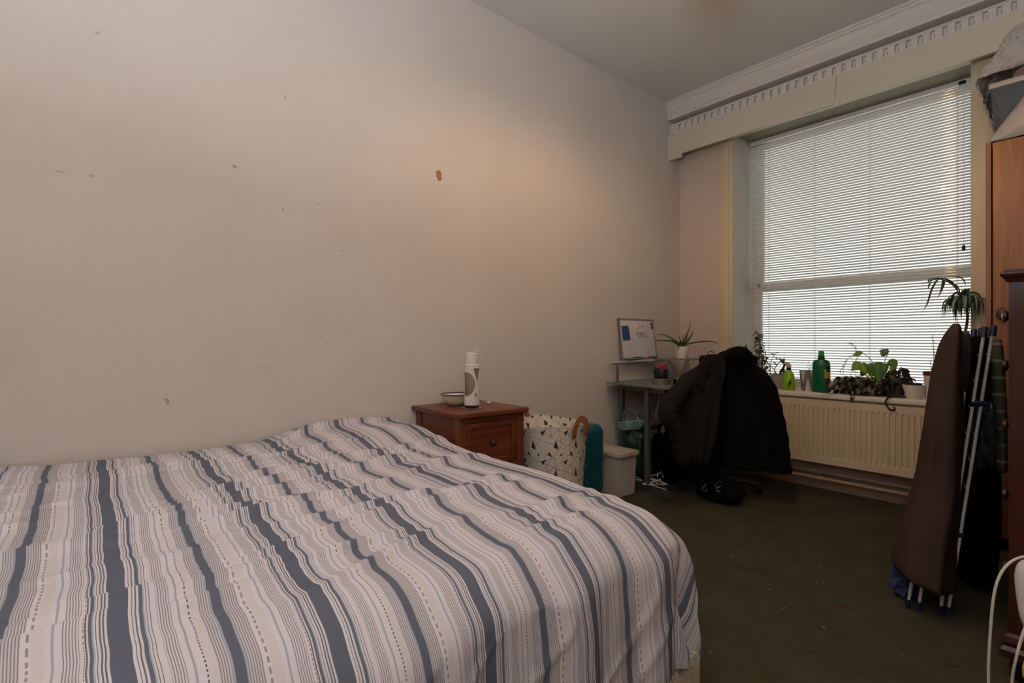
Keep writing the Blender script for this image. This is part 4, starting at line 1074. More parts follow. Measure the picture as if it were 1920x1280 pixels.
for s_, tl in ((1, 0.0), (-1, 0.02)):
    P = [Vector((0.868, 2.985, 0.955)), Vector((0.868 + 0.03 * s_ * .6, 2.965 + 0.03 * s_ * .77, 0.90)), Vector((0.862 + 0.045 * s_ * .64, 2.955 + 0.045 * s_ * .77, 0.82)), Vector((0.860 + 0.03 * s_ * .64, 2.955 + .03 * s_ * .77, 0.74))]
    MB().leaf(curve_pts(P, 4), [0.018, 0.022, 0.026, 0.03, 0.034, 0.036, 0.036, 0.034, 0.030, 0.026, 0.018, 0.010, 0.002], 0.15, side=(0.767, -0.641, 0)).build('lapel', M['char_fab'], ct, solid=0.008)
bb = thing('buckled_bag', 'black bag with silver strap buckles slumped on the floor under the coats', 'bag', (0.83, 3.20, 0))
crumple('bag_body', (0.815, 3.19, 0.085), (0.15, 0.10, 0.085), 9.3, M['black_fab'], parent=bb)
for (px, py, pz, sc) in ((0.868, 3.085, 0.125, 1.0), (0.788, 3.062, 0.105, 0.75)):
    q = Vector((px, py, pz)); w = 0.020 * sc; h = 0.026 * sc
    rt = 0.35 if sc == 1.0 else -0.6
    f = lambda a, z: q + vr * (a * math.cos(rt) - z * math.sin(rt)) + Vector((0, 0, a * math.sin(rt) + z * math.cos(rt)))
    MB().tube([f(-w, -h), f(w, -h), f(w, h), f(-w, h), f(-w, -h)], 0.0028, 6).build('buckle', M['buckle'], bb)
    MB().tube([f(-w, 0), f(w * 0.9, 0)], 0.002, 6).build('buckle', M['buckle'], bb)
    MB().box(px - 0.012, px + 0.02, py + 0.006, py + 0.05, pz - 0.03, pz + 0.03, 0.004).build('strap', M['black_fab'], bb)

# ------------------------------------------------------------------ plants and bottles on the sill
rl = random.Random(5)
def leaf_blade(c0, d, ln_, wd_, droop=0.3, n=5):
    d = Vector(d).normalized(); P = []; w = []
    for i in range(n):
        q = i / (n - 1); P.append(Vector(c0) + d * ln_ * q + Vector((0, 0, -droop * ln_ * q * q))); w.append(wd_ * math.sin(PI * min(1, q * 0.93 + 0.07)) ** 0.8 if i < n - 1 else 0.0005)
    return P, w
def rdir(lo=-0.4, hi=1.0, r=rl):
    a = r.uniform(0, 2 * PI); e = r.uniform(lo, hi); return Vector((math.cos(a) * math.cos(e), math.sin(a) * math.cos(e), math.sin(e)))

# dried plant far left
p = thing('dried_plant', 'tall withered plant with curled brown leaves in a pale pot left on the sill', 'plant', (0.70, 4.13, SILL))
c = (0.70, 4.13, SILL); pot(p, c, 0.036, 0.046, 0.085, mat('pale_green_pot', '#b9bd9c', 0.4))
mb = MB(); lf = MB()
for k in range(5):
    pts = [Vector(c) + Vector((0.01 * (k - 2), 0, 0.07))]
    for q in range(1, 8): pts.append(pts[-1] + Vector((rl.uniform(-0.016, 0.006) - 0.004 * (k < 2) + (0.016 if k == 4 else 0), rl.uniform(-0.01, 0.01), (0.052 if k < 3 else 0.03))))
    mb.tube(pts, 0.0022, 5)
    for q in range(1, 8):
        for u in range(5 if k < 3 else 2):
            d = rdir(-0.9, 1.2); P, w = leaf_blade(pts[q].lerp(pts[q - 1], rl.random()) + d * 0.014, d, rl.uniform(0.016, 0.040), rl.uniform(0.006, 0.012), rl.uniform(0.2, 1.0)); lf.leaf(P, w, 0.7)
mb.build('stems', M['stem'], p); tag(lf.build('dry_leaves', M['dry_leaf'], p), kind='stuff')
for k in range(9):
    a = k * 0.7; P, w = leaf_blade(Vector(c) + Vector((0.0, 0, 0.085)), (math.cos(a), math.sin(a), 0.25), 0.06, 0.011, 0.25); MB().leaf(P, w, 0.3).build('leaf', mat('fresh_leaf', '#8fae5a', 0.5) if k == 0 else bpy.data.materials['fresh_leaf'], p)
# dark leaved plant behind the coat
p = thing('dark_leaf_plant', 'dark leaved plant against the left window reveal behind the jacket', 'plant', (0.55, 4.10, SILL))
c = (0.55, 4.10, SILL); pot(p, c, 0.034, 0.042, 0.08, M['dark_pot'])
MB().tube([Vector(c) + Vector((0, 0, 0.07)), Vector(c) + Vector((0, 0, 0.20)), Vector(c) + Vector((0.01, 0, 0.34))], 0.004, 6).build('stem', M['stem'], p)
for (a, z, dx_, ln_, w_) in ((0, 0.16, -0.02, 0.15, 0.028), (1, 0.20, 0.01, 0.16, 0.024), (2, 0.30, 0.035, 0.07, 0.016), (3, 0.28, -0.035, 0.09, 0.018), (4, 0.32, 0.02, 0.06, 0.014)):
    P, w = leaf_blade(Vector(c) + Vector((0, 0, z)), (dx_ * 8, -0.15, 1 if a < 2 else -0.3), ln_, w_, 0.2, 7); MB().leaf(P, w, 0.4, side=(0.5, -1, 0)).build('leaf', M['dark_leaf'], p)
# two tone pot with a leggy plant
p = thing('leggy_pot_plant', 'sparse leggy green plant in a two-tone grey and clay pot on the sill', 'plant', (0.82, 4.10, SILL))
c = (0.82, 4.10, SILL)
MB().lathe([(0.04, 0), (0.052, 0.004), (0.060, 0.022), (0.062, 0.045), (0.063, 0.108), (0.058, 0.108), (0.056, 0.09)], c, 32, uv=True).build('pot', M['two_tone'], p)
MB().lathe([(0.057, 0.096), (0.0005, 0.10)], c, 20, cap=False).build('soil', M['soil'], p)
mb = MB()
for (ctrl) in ([(-0.01, 0.09), (-0.05, 0.15), (-0.09, 0.19), (-0.11, 0.24)], [(0, 0.09), (-0.04, 0.13), (-0.02, 0.18), (0.0, 0.20)], [(0.01, 0.09), (0.03, 0.14), (0.035, 0.19), (0.03, 0.21)]):
    mb.tube(curve_pts([Vector(c) + Vector((a, 0.0, z)) for a, z in ctrl], 4), 0.003, 6)
mb.build('stems', M['stem'], p)
for (a, z, dx_, dz, ln_, w_) in ((0.03, 0.20, 0.2, 1, 0.05, 0.010), (0.03, 0.20, -0.6, 0.9, 0.06, 0.009), (0.032, 0.19, 0.9, -0.2, 0.05, 0.009), (0.03, 0.16, -0.5, -0.9, 0.06, 0.012), (0.03, 0.15, 0.3, -1, 0.06, 0.012), (-0.11, 0.24, -0.7, 0.4, 0.035, 0.008), (-0.10, 0.22, 0.5, 0.6, 0.04, 0.008), (0.0, 0.20, 0.6, 0.5, 0.04, 0.008)):
    P, w = leaf_blade(Vector(c) + Vector((a, -0.005, z)), (dx_, -0.2, dz), ln_, w_, 0.3); MB().leaf(P, w, 0.3, side=(0, -1, 0.2)).build('leaf', M['mid_leaf'] if dz > 0 else M['dark_leaf'], p)
# spray bottle
p = thing('spray_bottle', 'lime green spray bottle with white trigger head on the sill', 'bottle', (0.93, 3.985, SILL))
c = (0.93, 3.985, SILL)
MB().lathe([(0.040, 0), (0.0425, 0.004), (0.043, 0.05), (0.041, 0.085), (0.034, 0.12), (0.022, 0.142), (0.014, 0.150), (0.013, 0.156)], c, 28).build('bottle_body', M['spray'], p)
MB().lathe([(0.016, 0.150), (0.016, 0.166)], c, 18).build('collar', M['black'], p)
f = lambda a, z, d=0.0: Vector(c) + vr * a + vd * d + Vector((0, 0, z))
mb = MB(); mb.loft([[f(a, z, d) for d, z in ((-0.011, z0), (0.011, z0), (0.011, z1), (-0.011, z1))] for a, z0, z1 in ((0.014, 0.166, 0.182), (0.004, 0.166, 0.200), (-0.012, 0.176, 0.206), (-0.032, 0.192, 0.212), (-0.038, 0.196, 0.211))])
mb.build('trigger_head', M['white_plastic'], p, smooth=False)
MB().tube([f(-0.036, 0.2035), f(-0.050, 0.2055)], 0.008, 8).build('nozzle', M['black'], p)
mb = MB(); mb.loft([[f(a - 0.005, z, -0.006), f(a - 0.005, z, 0.006), f(a + 0.005, z, 0.006), f(a + 0.005, z, -0.006)] for a, z in ((-0.028, 0.194), (-0.036, 0.175), (-0.040, 0.158), (-0.048, 0.146))]); mb.build('trigger', M['black'], p)
mb = MB()
for k in range(6):
    a0 = -1.00 + 0.09 * (k - 2.5); z0, z1 = 0.02 + 0.008 * k, 0.065 + 0.006 * (k % 3) * 2
    mb.tube([(c[0] + 0.0432 * math.cos(a0 * (1 if q < 0.5 else 0.97)), c[1] + 0.0432 * math.sin(a0), c[2] + z0 + (z1 - z0) * q) for q in (0, .5, 1)], 0.0016, 5)
mb.build('printed_sprig', M['dark_leaf'], p)
# zigzag pot
p = thing('zigzag_pot', 'grey plant pot with pale triangle zigzag beside the green feed bottle', 'pot', (1.045, 4.05, SILL))
c = (1.045, 4.05, SILL); pot(p, c, 0.050, 0.062, 0.150, M['zigzag'], uv=True)
for k in range(4):
    pts = curve_pts([Vector(c) + Vector((0, 0, 0.14)), Vector(c) + Vector((-0.02 + 0.02 * k, 0, 0.20)), Vector(c) + Vector((-0.06 + 0.05 * k, 0.01, 0.20 + 0.015 * k))], 4); MB().tube(pts, 0.0012, 5).build('thin_stem', M['stem'], p)
# green plant food bottle
p = thing('feed_bottle', 'dark green plastic bottle with bright green cap and yellow label on the sill', 'bottle', (1.145, 3.995, SILL))
c = (1.145, 3.995, SILL); EL = (1.0, 0.62)
ang = math.atan2(0.767, 0.641) - 0.62
def rotz_about(mb): bmesh.ops.rotate(mb.bm, cent=c, matrix=Matrix.Rotation(ang, 3, 'Z'), verts=mb.bm.verts); return mb
rotz_about(MB().lathe([(0.050, 0), (0.054, 0.004), (0.055, 0.10), (0.055, 0.19), (0.052, 0.212), (0.042, 0.226), (0.026, 0.232), (0.020, 0.236), (0.020, 0.252)], c, 36, ell=EL)).build('bottle_body', M['green_bottle'], p)
MB().lathe([(0.021, 0.240), (0.021, 0.256)], c, 20).build('neck_ring', M['dark_leaf'], p)
MB().lathe([(0.018, 0.256), (0.0185, 0.258), (0.0175, 0.290), (0.016, 0.292)], c, 20).build('cap', M['cap_green'], p)
def patch(zs_, a0, a1, m, name, off):
    mb = MB(); g = []
    for z in zs_:
        g.append([(c[0] + (0.055 + off) * math.cos(a0 + (a1 - a0) * k / 8), c[1] + (0.055 + off) * EL[1] * math.sin(a0 + (a1 - a0) * k / 8), c[2] + z) for k in range(9)])
    rotz_about(mb.loft(g, cap=False, closed=False)).build(name, m, p)
patch((0.045, 0.165), -1.20, -0.25, M['label_yellow'], 'label', 0.0012)
patch((0.045, 0.100), -1.18, -0.27, M['label_dark'], 'label_picture', 0.002)
patch((0.030, 0.045), -1.20, -0.25, M['teal'], 'label_foot', 0.0014)
mb = MB(); g = []
for k in range(17):
    a = 2 * PI * k / 16; g.append((-0.72 + 0.30 * math.cos(a), 0.166 + 0.020 * math.sin(a)))
vs = [mb.bm.verts.new((c[0] + 0.0578 * math.cos(a), c[1] + 0.0578 * EL[1] * math.sin(a), c[2] + z)) for a, z in g[:16]]; mb.bm.faces.new(vs)
rotz_about(mb).build('label_emblem', M['black'], p)

# long trough of trailing mottled plants
p = thing('trailing_plant_trough', 'long trough of tangled trailing mottled brown plants in the middle of the sill', 'plant', (1.37, 4.06, SILL))
c = Vector((1.37, 4.06, SILL))
MB().frustum(1.24, 1.50, 4.02, 4.12, SILL, SILL + 0.075, 0.012).build('trough', M['dark_pot'], p, smooth=False)
MB().box(1.25, 1.49, 4.03, 4.11, SILL + 0.060, SILL + 0.078).build('soil', M['soil'], p)
sets = {'dark_leaf': MB(), 'black_leaf': MB(), 'cream_leaf': MB()}; st = MB()
for k in range(46):
    x = rl.uniform(1.235, 1.505); y0 = rl.uniform(4.00, 4.09); z = SILL + rl.uniform(0.07, 0.115)
    pts = [Vector((x, y0, z)), Vector((x + rl.uniform(-0.02, 0.02), y0 - 0.03, z + 0.005)), Vector((x + rl.uniform(-0.03, 0.03), max(3.945, y0 - 0.075), z - rl.uniform(0.01, 0.05)))]
    if k % 3 == 0: pts.append(pts[-1] + Vector((rl.uniform(-0.02, 0.02), -0.004, -rl.uniform(0.02, 0.05))))
    for q in pts: q.z = max(q.z, SILL + 0.008)
    P = curve_pts(pts, 4); st.tube(P, 0.0018, 5)
    for q in P[2:]:
        for u in range(2):
            d = rdir(-0.8, 0.6); d.y = -abs(d.y); a_, w = leaf_blade(q, d, rl.uniform(0.022, 0.042), rl.uniform(0.008, 0.014), 0.5)
            for v_ in a_: v_.z = max(v_.z, SILL + 0.002)
            sets[rl.choice(('dark_leaf', 'black_leaf', 'cream_leaf', 'black_leaf', 'cream_leaf'))].leaf(a_, w, 0.35, side=(0, -0.6, 1))
st.build('stems', M['stem'], p)
for n_, mb in sets.items(): tag(mb.build('trailing_leaves', M[n_], p), kind='stuff')
for (xa, za, xb, zb) in ((1.26, 0.06, 1.19, 0.0), (1.36, 0.05, 1.355, -0.045)):
    P, w = leaf_blade(Vector((xa, 3.955, SILL + za)), (xb - xa, -0.10 if za > .055 else -0.045, zb - za), math.hypot(xb - xa, zb - za) + 0.03, 0.012, 0.0, 6); MB().leaf(P, w, 0.3, side=(0, -1, 0.3)).build('hanging_leaf', M['black_leaf'], p)
# thin pale sprigs behind the bottle
p = thing('sprig_plant', 'thin pale sprigs with tiny yellow green leaves right of the green bottle', 'plant', (1.26, 4.17, SILL))
c = Vector((1.26, 4.17, SILL)); pot(p, c, 0.034, 0.042, 0.07, M['white_pot'])
mb = MB(); lf = MB()
for ctrl in ([(0, 0.06), (-0.03, 0.14), (-0.01, 0.22), (0.02, 0.26)], [(0, 0.06), (0.03, 0.17), (0.06, 0.27), (0.03, 0.335), (0.005, 0.35)], [(0, 0.06), (-0.045, 0.13), (-0.03, 0.19)], [(0.01, 0.06), (0.05, 0.13), (0.02, 0.16)]):
    P = curve_pts([c + Vector((a, -0.01, z)) for a, z in ctrl], 5); mb.tube(P, 0.0014, 5)
    for q in P[6:]:
        for u in range(2): a_, w = leaf_blade(q, rdir(-0.3, 0.8), rl.uniform(0.014, 0.026), 0.0045, 0.3); lf.leaf(a_, w, 0.3)
mb.build('stems', mat('pale_stem', '#8b8a55', 0.7), p); tag(lf.build('tiny_leaves', mat('pale_yellow_leaf', '#98a264', 0.6), p), kind='stuff')
# pothos with big lime leaves
p = thing('pothos_plant', 'pothos plant with broad lime green leaves rising above the trough', 'plant', (1.475, 4.10, SILL))
c = Vector((1.475, 4.10, SILL)); pot(p, c, 0.050, 0.062, 0.10, M['dark_pot'])
def heart(tip_at, d, ln_, wd_, m, roll=0.0):
    P = []; w = []; d = Vector(d).normalized(); b0_ = Vector(tip_at)
    prof_ = [0.30, 0.78, 0.98, 0.95, 0.80, 0.52, 0.22, 0.01]
    for i, k in enumerate(prof_):
        q = i / 7; P.append(b0_ + d * ln_ * q + Vector((0, 0, -0.12 * ln_ * q * q))); w.append(wd_ * k)
    MB().leaf(P, w, 0.28, side=(math.sin(roll) - 0.25, -1, 0.25)).build('leaf', m, p, solid=0.001)
    MB().tube(curve_pts([c + Vector((0, -0.01, 0.09)), (c + Vector((0, 0, 0.11)) + b0_) / 2 + Vector((0, 0, 0.03)), b0_], 4), 0.0022, 5).build('leaf_stalk', M['mid_leaf'], p)
Y = 4.05
heart((1.375, Y, 0.900), (-0.8, -0.3, -0.6), 0.075, 0.036, M['lime_leaf'], 0.2)
heart((1.385, Y - 0.02, 0.905), (0.35, -0.3, -0.9), 0.085, 0.034, M['lime_leaf'], -0.3)
heart((1.43, Y, 0.905), (0.1, -0.3, -1), 0.10, 0.030, M['blue_leaf'], 0.4)
heart((1.445, Y - 0.02, 0.865), (-0.1, -0.3, -1), 0.06, 0.030, M['lime_leaf'], -0.2)
heart((1.480, Y - 0.03, 0.915), (0.05, -0.25, -1), 0.125, 0.048, M['mid_leaf'], 0.1)
heart((1.525, Y - 0.03, 0.905), (-0.25, -0.3, -0.9), 0.12, 0.036, M['mid_leaf'], -0.4)
heart((1.545, Y - 0.02, 0.935), (0.35, -0.2, -0.8), 0.075, 0.028, M['mid_leaf'], 0.3)
heart((1.52, Y, 0.965), (-0.45, -0.1, 0.35), 0.055, 0.030, M['blue_leaf'], 0.3)
heart((1.375, Y + 0.01, 0.975), (-0.7, -0.1, -0.2), 0.06, 0.018, M['lime_leaf'], 0.5)
heart((1.555, Y - 0.05, 0.885), (0.1, -0.2, -1), 0.105, 0.016, M['lime_leaf'], 0.9)
heart((1.40, Y + 0.01, 0.86), (-0.5, -0.3, -0.8), 0.06, 0.026, M['mid_leaf'], 0.0)
# dark grey pot with a withered trailing plant
p = thing('withered_trailing_plant', 'withered dark plant trailing from a charcoal pot over the sill edge', 'plant', (1.575, 4.03, SILL))
c = Vector((1.575, 4.03, SILL)); pot(p, c, 0.050, 0.060, 0.125, M['dark_pot'])
lf = MB(); st = MB()
for k in range(13):
    a = rl.uniform(-PI, 0.4); d = Vector((math.cos(a), math.sin(a) * 0.7, 0)); L_ = rl.uniform(0.05, 0.10)
    P = curve_pts([c + Vector((0, 0, 0.115)), c + d * L_ * 0.5 + Vector((0, 0, 0.15 + rl.uniform(0, 0.05))), c + d * L_ + Vector((0, 0, 0.12)), c + d * (L_ + 0.01) + Vector((0, 0, rl.uniform(0.03, 0.09)))], 4); st.tube(P, 0.002, 5)
    for q in P[3:]:
        a_, w = leaf_blade(q, rdir(-1.2, 0.1), rl.uniform(0.025, 0.045), 0.010, 0.5); lf.leaf(a_, w, 0.6)
tag(lf.build('withered_leaves', M['black_leaf'], p), kind='stuff'); st.build('stems', M['stem'], p)
MB().tube(curve_pts([c + Vector((0.0, -0.05, 0.11)), Vector((1.575, 3.945, SILL + 0.045)), Vector((1.56, 3.91, SILL + 0.01)), Vector((1.545, 3.90, SILL - 0.03)), Vector((1.575, 3.885, SILL - 0.07)), Vector((1.60, 3.88, SILL - 0.062)), Vector((1.592, 3.88, SILL - 0.046))], 6), [0.0055] * 30 + [0.004] * 7, 7).build('trailing_stem', M['black_leaf'], p)
MB().tube(curve_pts([Vector((1.548, 3.925, SILL + 0.006)), Vector((1.60, 3.945, SILL + 0.018)), Vector((1.64, 3.95, SILL + 0.010))], 5), 0.005, 7).build('trailing_stem', M['black_leaf'], p)
# white pots at the right
p = thing('white_planter', 'low white pot of bare dark soil right of the withered plant', 'pot', (1.672, 3.99, SILL))
c = Vector((1.672, 3.99, SILL)); pot(p, c, 0.044, 0.060, 0.088, M['white_pot'])
mb = MB(); bmesh.ops.create_icosphere(mb.bm, subdivisions=3, radius=0.05)
for v in mb.bm.verts: v.co = Vector((v.co.x, v.co.y, max(-0.004, v.co.z * 0.28 * (1 + 0.9 * noise.noise(v.co * 70))))) + c + Vector((0, 0, 0.082))
mb.build('soil_mound', M['soil'], p)
p = thing('red_rimmed_pot', 'tall white pot with a dark red rim at the right end of the sill', 'pot', (1.768, 4.03, SILL))
c = Vector((1.768, 4.03, SILL)); pot(p, c, 0.048, 0.057, 0.170, M['white_pot'])
MB().lathe([(0.0575, 0.150), (0.0595, 0.152), (0.0595, 0.172), (0.056, 0.174), (0.053, 0.170)], c, 32, cap=False).build('rim', M['red_rim'], p)
for k, (a, z) in enumerate(((-0.02, 0.24), (0.0, 0.30), (-0.008, 0.40), (0.02, 0.22))):
    MB().tube(curve_pts([c + Vector((a * 0.6, -0.02, 0.16)), c + Vector((a + 0.006, -0.02, 0.16 + (z - 0.16) * .5)), c + Vector((a, -0.02, z))], 4), 0.0016, 5).build('stalk', M['stem'], p)
mb = MB()
for k in range(5): a_, w = leaf_blade(c + Vector((-0.008, -0.02, 0.395 - 0.01 * k)), rdir(0, 0.6), 0.022, 0.004, 0.4); mb.leaf(a_, w, 0.3)
tag(mb.build('seedling_leaves', M['blue_leaf'], p), kind='stuff')
# strappy plant on a bare stem at the right end
p = thing('strappy_plant', 'tall plant with a crown of arching strap leaves beside the right window frame', 'plant', (1.918, 3.972, SILL))
c = Vector((1.918, 3.972, SILL)); pot(p, c, 0.036, 0.046, 0.11, M['dark_pot'])
MB().tube(curve_pts([c + Vector((0, 0, 0.1)), c + Vector((-0.012, 0, 0.30)), c + Vector((0.012, -0.01, 0.50)), c + Vector((0.0, -0.02, 0.60))], 5), 0.007, 8).build('stem', M['stem'], p)
MB().tube(curve_pts([c + Vector((0, -0.02, 0.58)), c + Vector((-0.045, -0.05, 0.69)), c + Vector((-0.11, -0.07, 0.735)), c + Vector((-0.15, -0.08, 0.725))], 5), 0.0035, 6).build('stem', M['dark_leaf'], p)
def strap_leaf(p0, ctrl, w0, m=None):
    P = curve_pts([Vector(p0)] + [Vector(p0) + vr * a + vd * d + Vector((0, 0, z)) for a, z, d in ctrl], 5); n = len(P)
    MB().leaf(P, [w0 * (math.sin(PI * (0.12 + 0.86 * i / (n - 1)))) for i in range(n)], 0.35).build('leaf', m or M['dark_leaf'], p)
h0 = c + Vector((0.0, -0.02, 0.60))
for k in range(34):
    a = k * 2.399; r_ = 0.050 + 0.050 * rl.random(); up = rl.uniform(0.0, 0.05)
    strap_leaf(h0 + Vector((0, 0, 0.012 * (k % 4) - 0.02)), [(math.cos(a) * r_ * 0.5, up, math.sin(a) * r_ * 0.5), (math.cos(a) * r_, up * 0.4 - 0.015, math.sin(a) * r_), (math.cos(a) * r_ * 1.2, -0.06 - 0.05 * rl.random(), math.sin(a) * r_ * 1.2)], 0.0105, M['blue_leaf'] if k % 5 == 0 else M['dark_leaf'])
h1 = c + Vector((-0.10, -0.07, 0.73))
for (ctrl) in ([(-0.03, 0.0, 0), (-0.08, -0.02, 0), (-0.12, -0.03, 0)], [(-0.02, -0.01, 0), (-0.05, -0.06, 0), (-0.08, -0.15, 0), (-0.11, -0.19, 0)], [(-0.02, -0.01, .02), (-0.05, -0.03, .02), (-0.055, -0.07, .02)],
               [(-0.04, 0.005, -.02), (-0.09, -0.005, -.03), (-0.10, -0.03, -.03)], [(0.03, 0, 0), (0.07, -0.02, 0), (0.10, -0.06, 0)], [(0.02, 0.01, .03), (0.08, -0.005, .04), (0.12, -0.05, .04)], [(0.0, -0.02, -.02), (-0.02, -0.07, -.03), (-0.045, -0.12, -.03)],
               [(0.05, 0.015, -.02), (0.10, 0.0, -.03), (0.125, -0.04, -.03)], [(0.06, -0.02, 0.0), (0.10, -0.05, 0.0), (0.12, -0.10, 0.0)]):
    strap_leaf(h1, ctrl, 0.0085)

# ------------------------------------------------------------------ clothes airer and laundry on it
ar = thing('clothes_airer', 'folded white clothes airer with blue caps leaning by the dark chest', 'clothes airer', (2.05, 2.6, 0))
back = Vector((-0.10, 0.50, 0.0))   # the panels run back towards the window
def panel(foot, head, name):
    foot, head = Vector(foot), Vector(head)
    mb = MB(); mb.tube([foot + Vector((0, 0, 0.02)), head], 0.0055, 10); mb.tube([foot + back + Vector((0, 0, 0.02)), head + back], 0.0055, 10)
    pn = mb.build(name, M['white_tube'], ar)
    mb = MB()
    for k in range(9):
        q = 0.12 + k * 0.1; a = foot.lerp(head, q); mb.tube([a, a + back], 0.0022, 6)
    mb.build('rail', M['white_tube'], pn)
    for o_ in (Vector((0, 0, 0)), back):
        d = (head - foot).normalized(); MB().tube([head + o_ - d * 0.012, head + o_ + d * 0.028], 0.012, 12).build('corner_cap', M['blue_cap'], pn)
        MB().tube([foot + o_, foot + o_ + Vector((0, 0, 0.034))], 0.009, 10).build('foot_cap', M['blue_cap'], pn)
panel((2.081, 2.530, 0), (2.173, 2.803, 1.085), 'panel')
panel((2.060, 2.520, 0), (2.150, 2.780, 1.080), 'panel')
panel((1.968, 2.482, 0), (2.066, 2.735, 1.060), 'panel')
panel((2.000, 2.490, 0), (2.078, 2.745, 1.065), 'panel')
for q in (0.74, 0.275):
    a = Vector((2.081, 2.530, 0)).lerp(Vector((2.173, 2.803, 1.085)), q); b_ = Vector((2.060, 2.520, 0)).lerp(Vector((2.150, 2.780, 1.080)), q)
    MB().tube([b_ + (b_ - a) * 0.3, a + (a - b_) * 0.3], 0.012, 10).build('hinge_clip', M['blue_cap'], ar)
blanket = [(1.123, 2.079, 2.690, 0.012), (1.106, 2.077, 2.688, 0.024), (1.076, 2.071, 2.681, 0.037), (1.028, 2.064, 2.673, 0.050), (0.927, 2.056, 2.663, 0.065), (0.794, 2.051, 2.657, 0.074), (0.654, 2.045, 2.650, 0.084),
           (0.497, 2.035, 2.638, 0.097), (0.389, 2.028, 2.601, 0.106), (0.286, 2.016, 2.575, 0.112), (0.189, 2.008, 2.540, 0.124), (0.105, 2.008, 2.512, 0.130)]
bk = drape('brown_blanket', blanket, 0.20, M['brown_fab'], fold=0.010, nf=5, seed=1.1, tilt_=-0.22, push=0.45, face=0.82)
tag(bk, 'brown fleece blanket draped down over the left side of the clothes airer', 'blanket', 'laundry on the clothes airer')
bg = [(1.077, 2.121, 2.912, 0.039), (1.005, 2.121, 2.912, 0.048), (0.914, 2.122, 2.914, 0.054), (0.687, 2.124, 2.915, 0.075), (0.460, 2.125, 2.917, 0.088), (0.233, 2.124, 2.915, 0.094), (0.075, 2.116, 2.907, 0.090), (0.012, 2.112, 2.902, 0.085)]
tag(drape('black_garment', bg, 0.10, M['black_fab'], fold=0.010, nf=5, seed=3.0, push=0.6, face=0.90), 'long black garment hanging on the airer behind the white tubes', 'garment', 'laundry on the clothes airer')
tag(drape('grey_garment', [(1.095, 2.091, 2.800, 0.016), (1.050, 2.092, 2.801, 0.023), (0.983, 2.093, 2.802, 0.022), (0.916, 2.094, 2.803, 0.017), (0.837, 2.091, 2.799, 0.008)], 0.05, M['grey_fab'], fold=0.005, nf=4, seed=4.0, push=0.5, face=0.89), 'small grey garment bunched at the top right of the brown blanket', 'garment', 'laundry on the clothes airer')
tag(drape('striped_towel', [(1.063, 2.176, 2.885, 0.022), (1.006, 2.178, 2.887, 0.027), (0.918, 2.180, 2.890, 0.031), (0.785, 2.183, 2.893, 0.034), (0.587, 2.186, 2.897, 0.031), (0.503, 2.191, 2.902, 0.024)], 0.05, M['towel'], fold=0.004, nf=5, seed=5.0, push=0.4, face=0.95), 'green towel with thin pale stripes hanging by the dark chest', 'towel', 'laundry on the clothes airer')
o = thing('polythene_bag', 'crinkled dark polythene bag hanging low on the airer behind the white tubes', 'bag', (2.145, 2.83, 0.6))
crumple('bag_body', (2.140, 2.835, 0.66), (0.045, 0.03, 0.14), 12.3, mat('smoky_polythene', '#39424c', 0.25, var=0.4, scale=25), sub=4, amp=0.5, fr=3.5, parent=o)
tag(crumple('blue_bundle', (1.935, 2.585, 0.070), (0.045, 0.05, 0.070), 8.8, M['blue_fab'], sub=4, amp=0.5, fr=3.0), 'blue cloth bundle on the carpet behind the foot of the brown blanket', 'cloth')
tag(crumple('white_scrap', (2.055, 2.62, 0.035), (0.02, 0.03, 0.035), 5.8, mat('grey_white_cloth', '#6d6a66', 0.9), sub=3, amp=0.5), 'small pale cloth scrap on the carpet under the brown blanket', 'cloth')

# ------------------------------------------------------------------ wardrobe and what lies on top
wr = thing('wardrobe', 'tall teak veneer wardrobe to the right of the window', 'wardrobe', (2.5, 3.76, 0))
WT = 2.055
mb = MB(); mb.box(2.066, 2.086, 3.50, 4.0, 0.0, WT); mb.box(2.086, 2.955, 3.53, 4.0, WT - 0.022, WT - 0.002); mb.box(2.086, 2.955, 3.53, 4.0, 0.06, 0.08); mb.box(2.935, 2.955, 3.50, 4.0, 0.0, WT); mb.box(2.086, 2.935, 3.98, 4.0, 0.06, WT - 0.02)
mb.build('carcass', M['teak'], wr, smooth=False)
for xa, xb, kx in ((2.093, 2.508, 2.127), (2.514, 2.930, 2.90)):
    d = MB().box(xa, xb, 3.492, 3.512, 0.07, WT - 0.006, 0.002).build('door', M['teak'], wr)
    k = MB(); k.lathe([(0.010, 0), (0.010, 0.012), (0.020, 0.018), (0.024, 0.027), (0.020, 0.034), (0.0, 0.037)], (0, 0, 0), 20)
    bmesh.ops.transform(k.bm, matrix=Matrix.Translation((kx, 3.492, 1.187)) @ Matrix.Rotation(PI / 2, 4, 'X') @ Matrix.Diagonal((0.85, 1.25, 1, 1)), verts=k.bm.verts)
    k.build('knob', M['mahog'], d)
bx = thing('storage_box', 'dark clear plastic storage box on top of the wardrobe', 'box', (2.5, 3.78, WT))
mb = MB(); mb.frustum(2.072, 2.75, 3.60, 3.95, WT, WT + 0.30, 0.018); mb.build('box_body', M['clear_plastic'], bx, smooth=False)
MB().box(2.064, 2.765, 3.585, 3.965, WT + 0.30, WT + 0.330, 0.008).build('lid', M['bin'], bx)
crumple('contents', (2.43, 3.77, WT + 0.14), (0.27, 0.14, 0.135), 2.7, mat('dark_stored_cloth', '#34363a', 0.9, var=0.4, scale=9), sub=4, parent=bx)
pl = thing('plastic_sheet', 'crumpled translucent plastic sheeting piled on the storage box', 'plastic sheet', (2.4, 3.75, WT + 0.33))
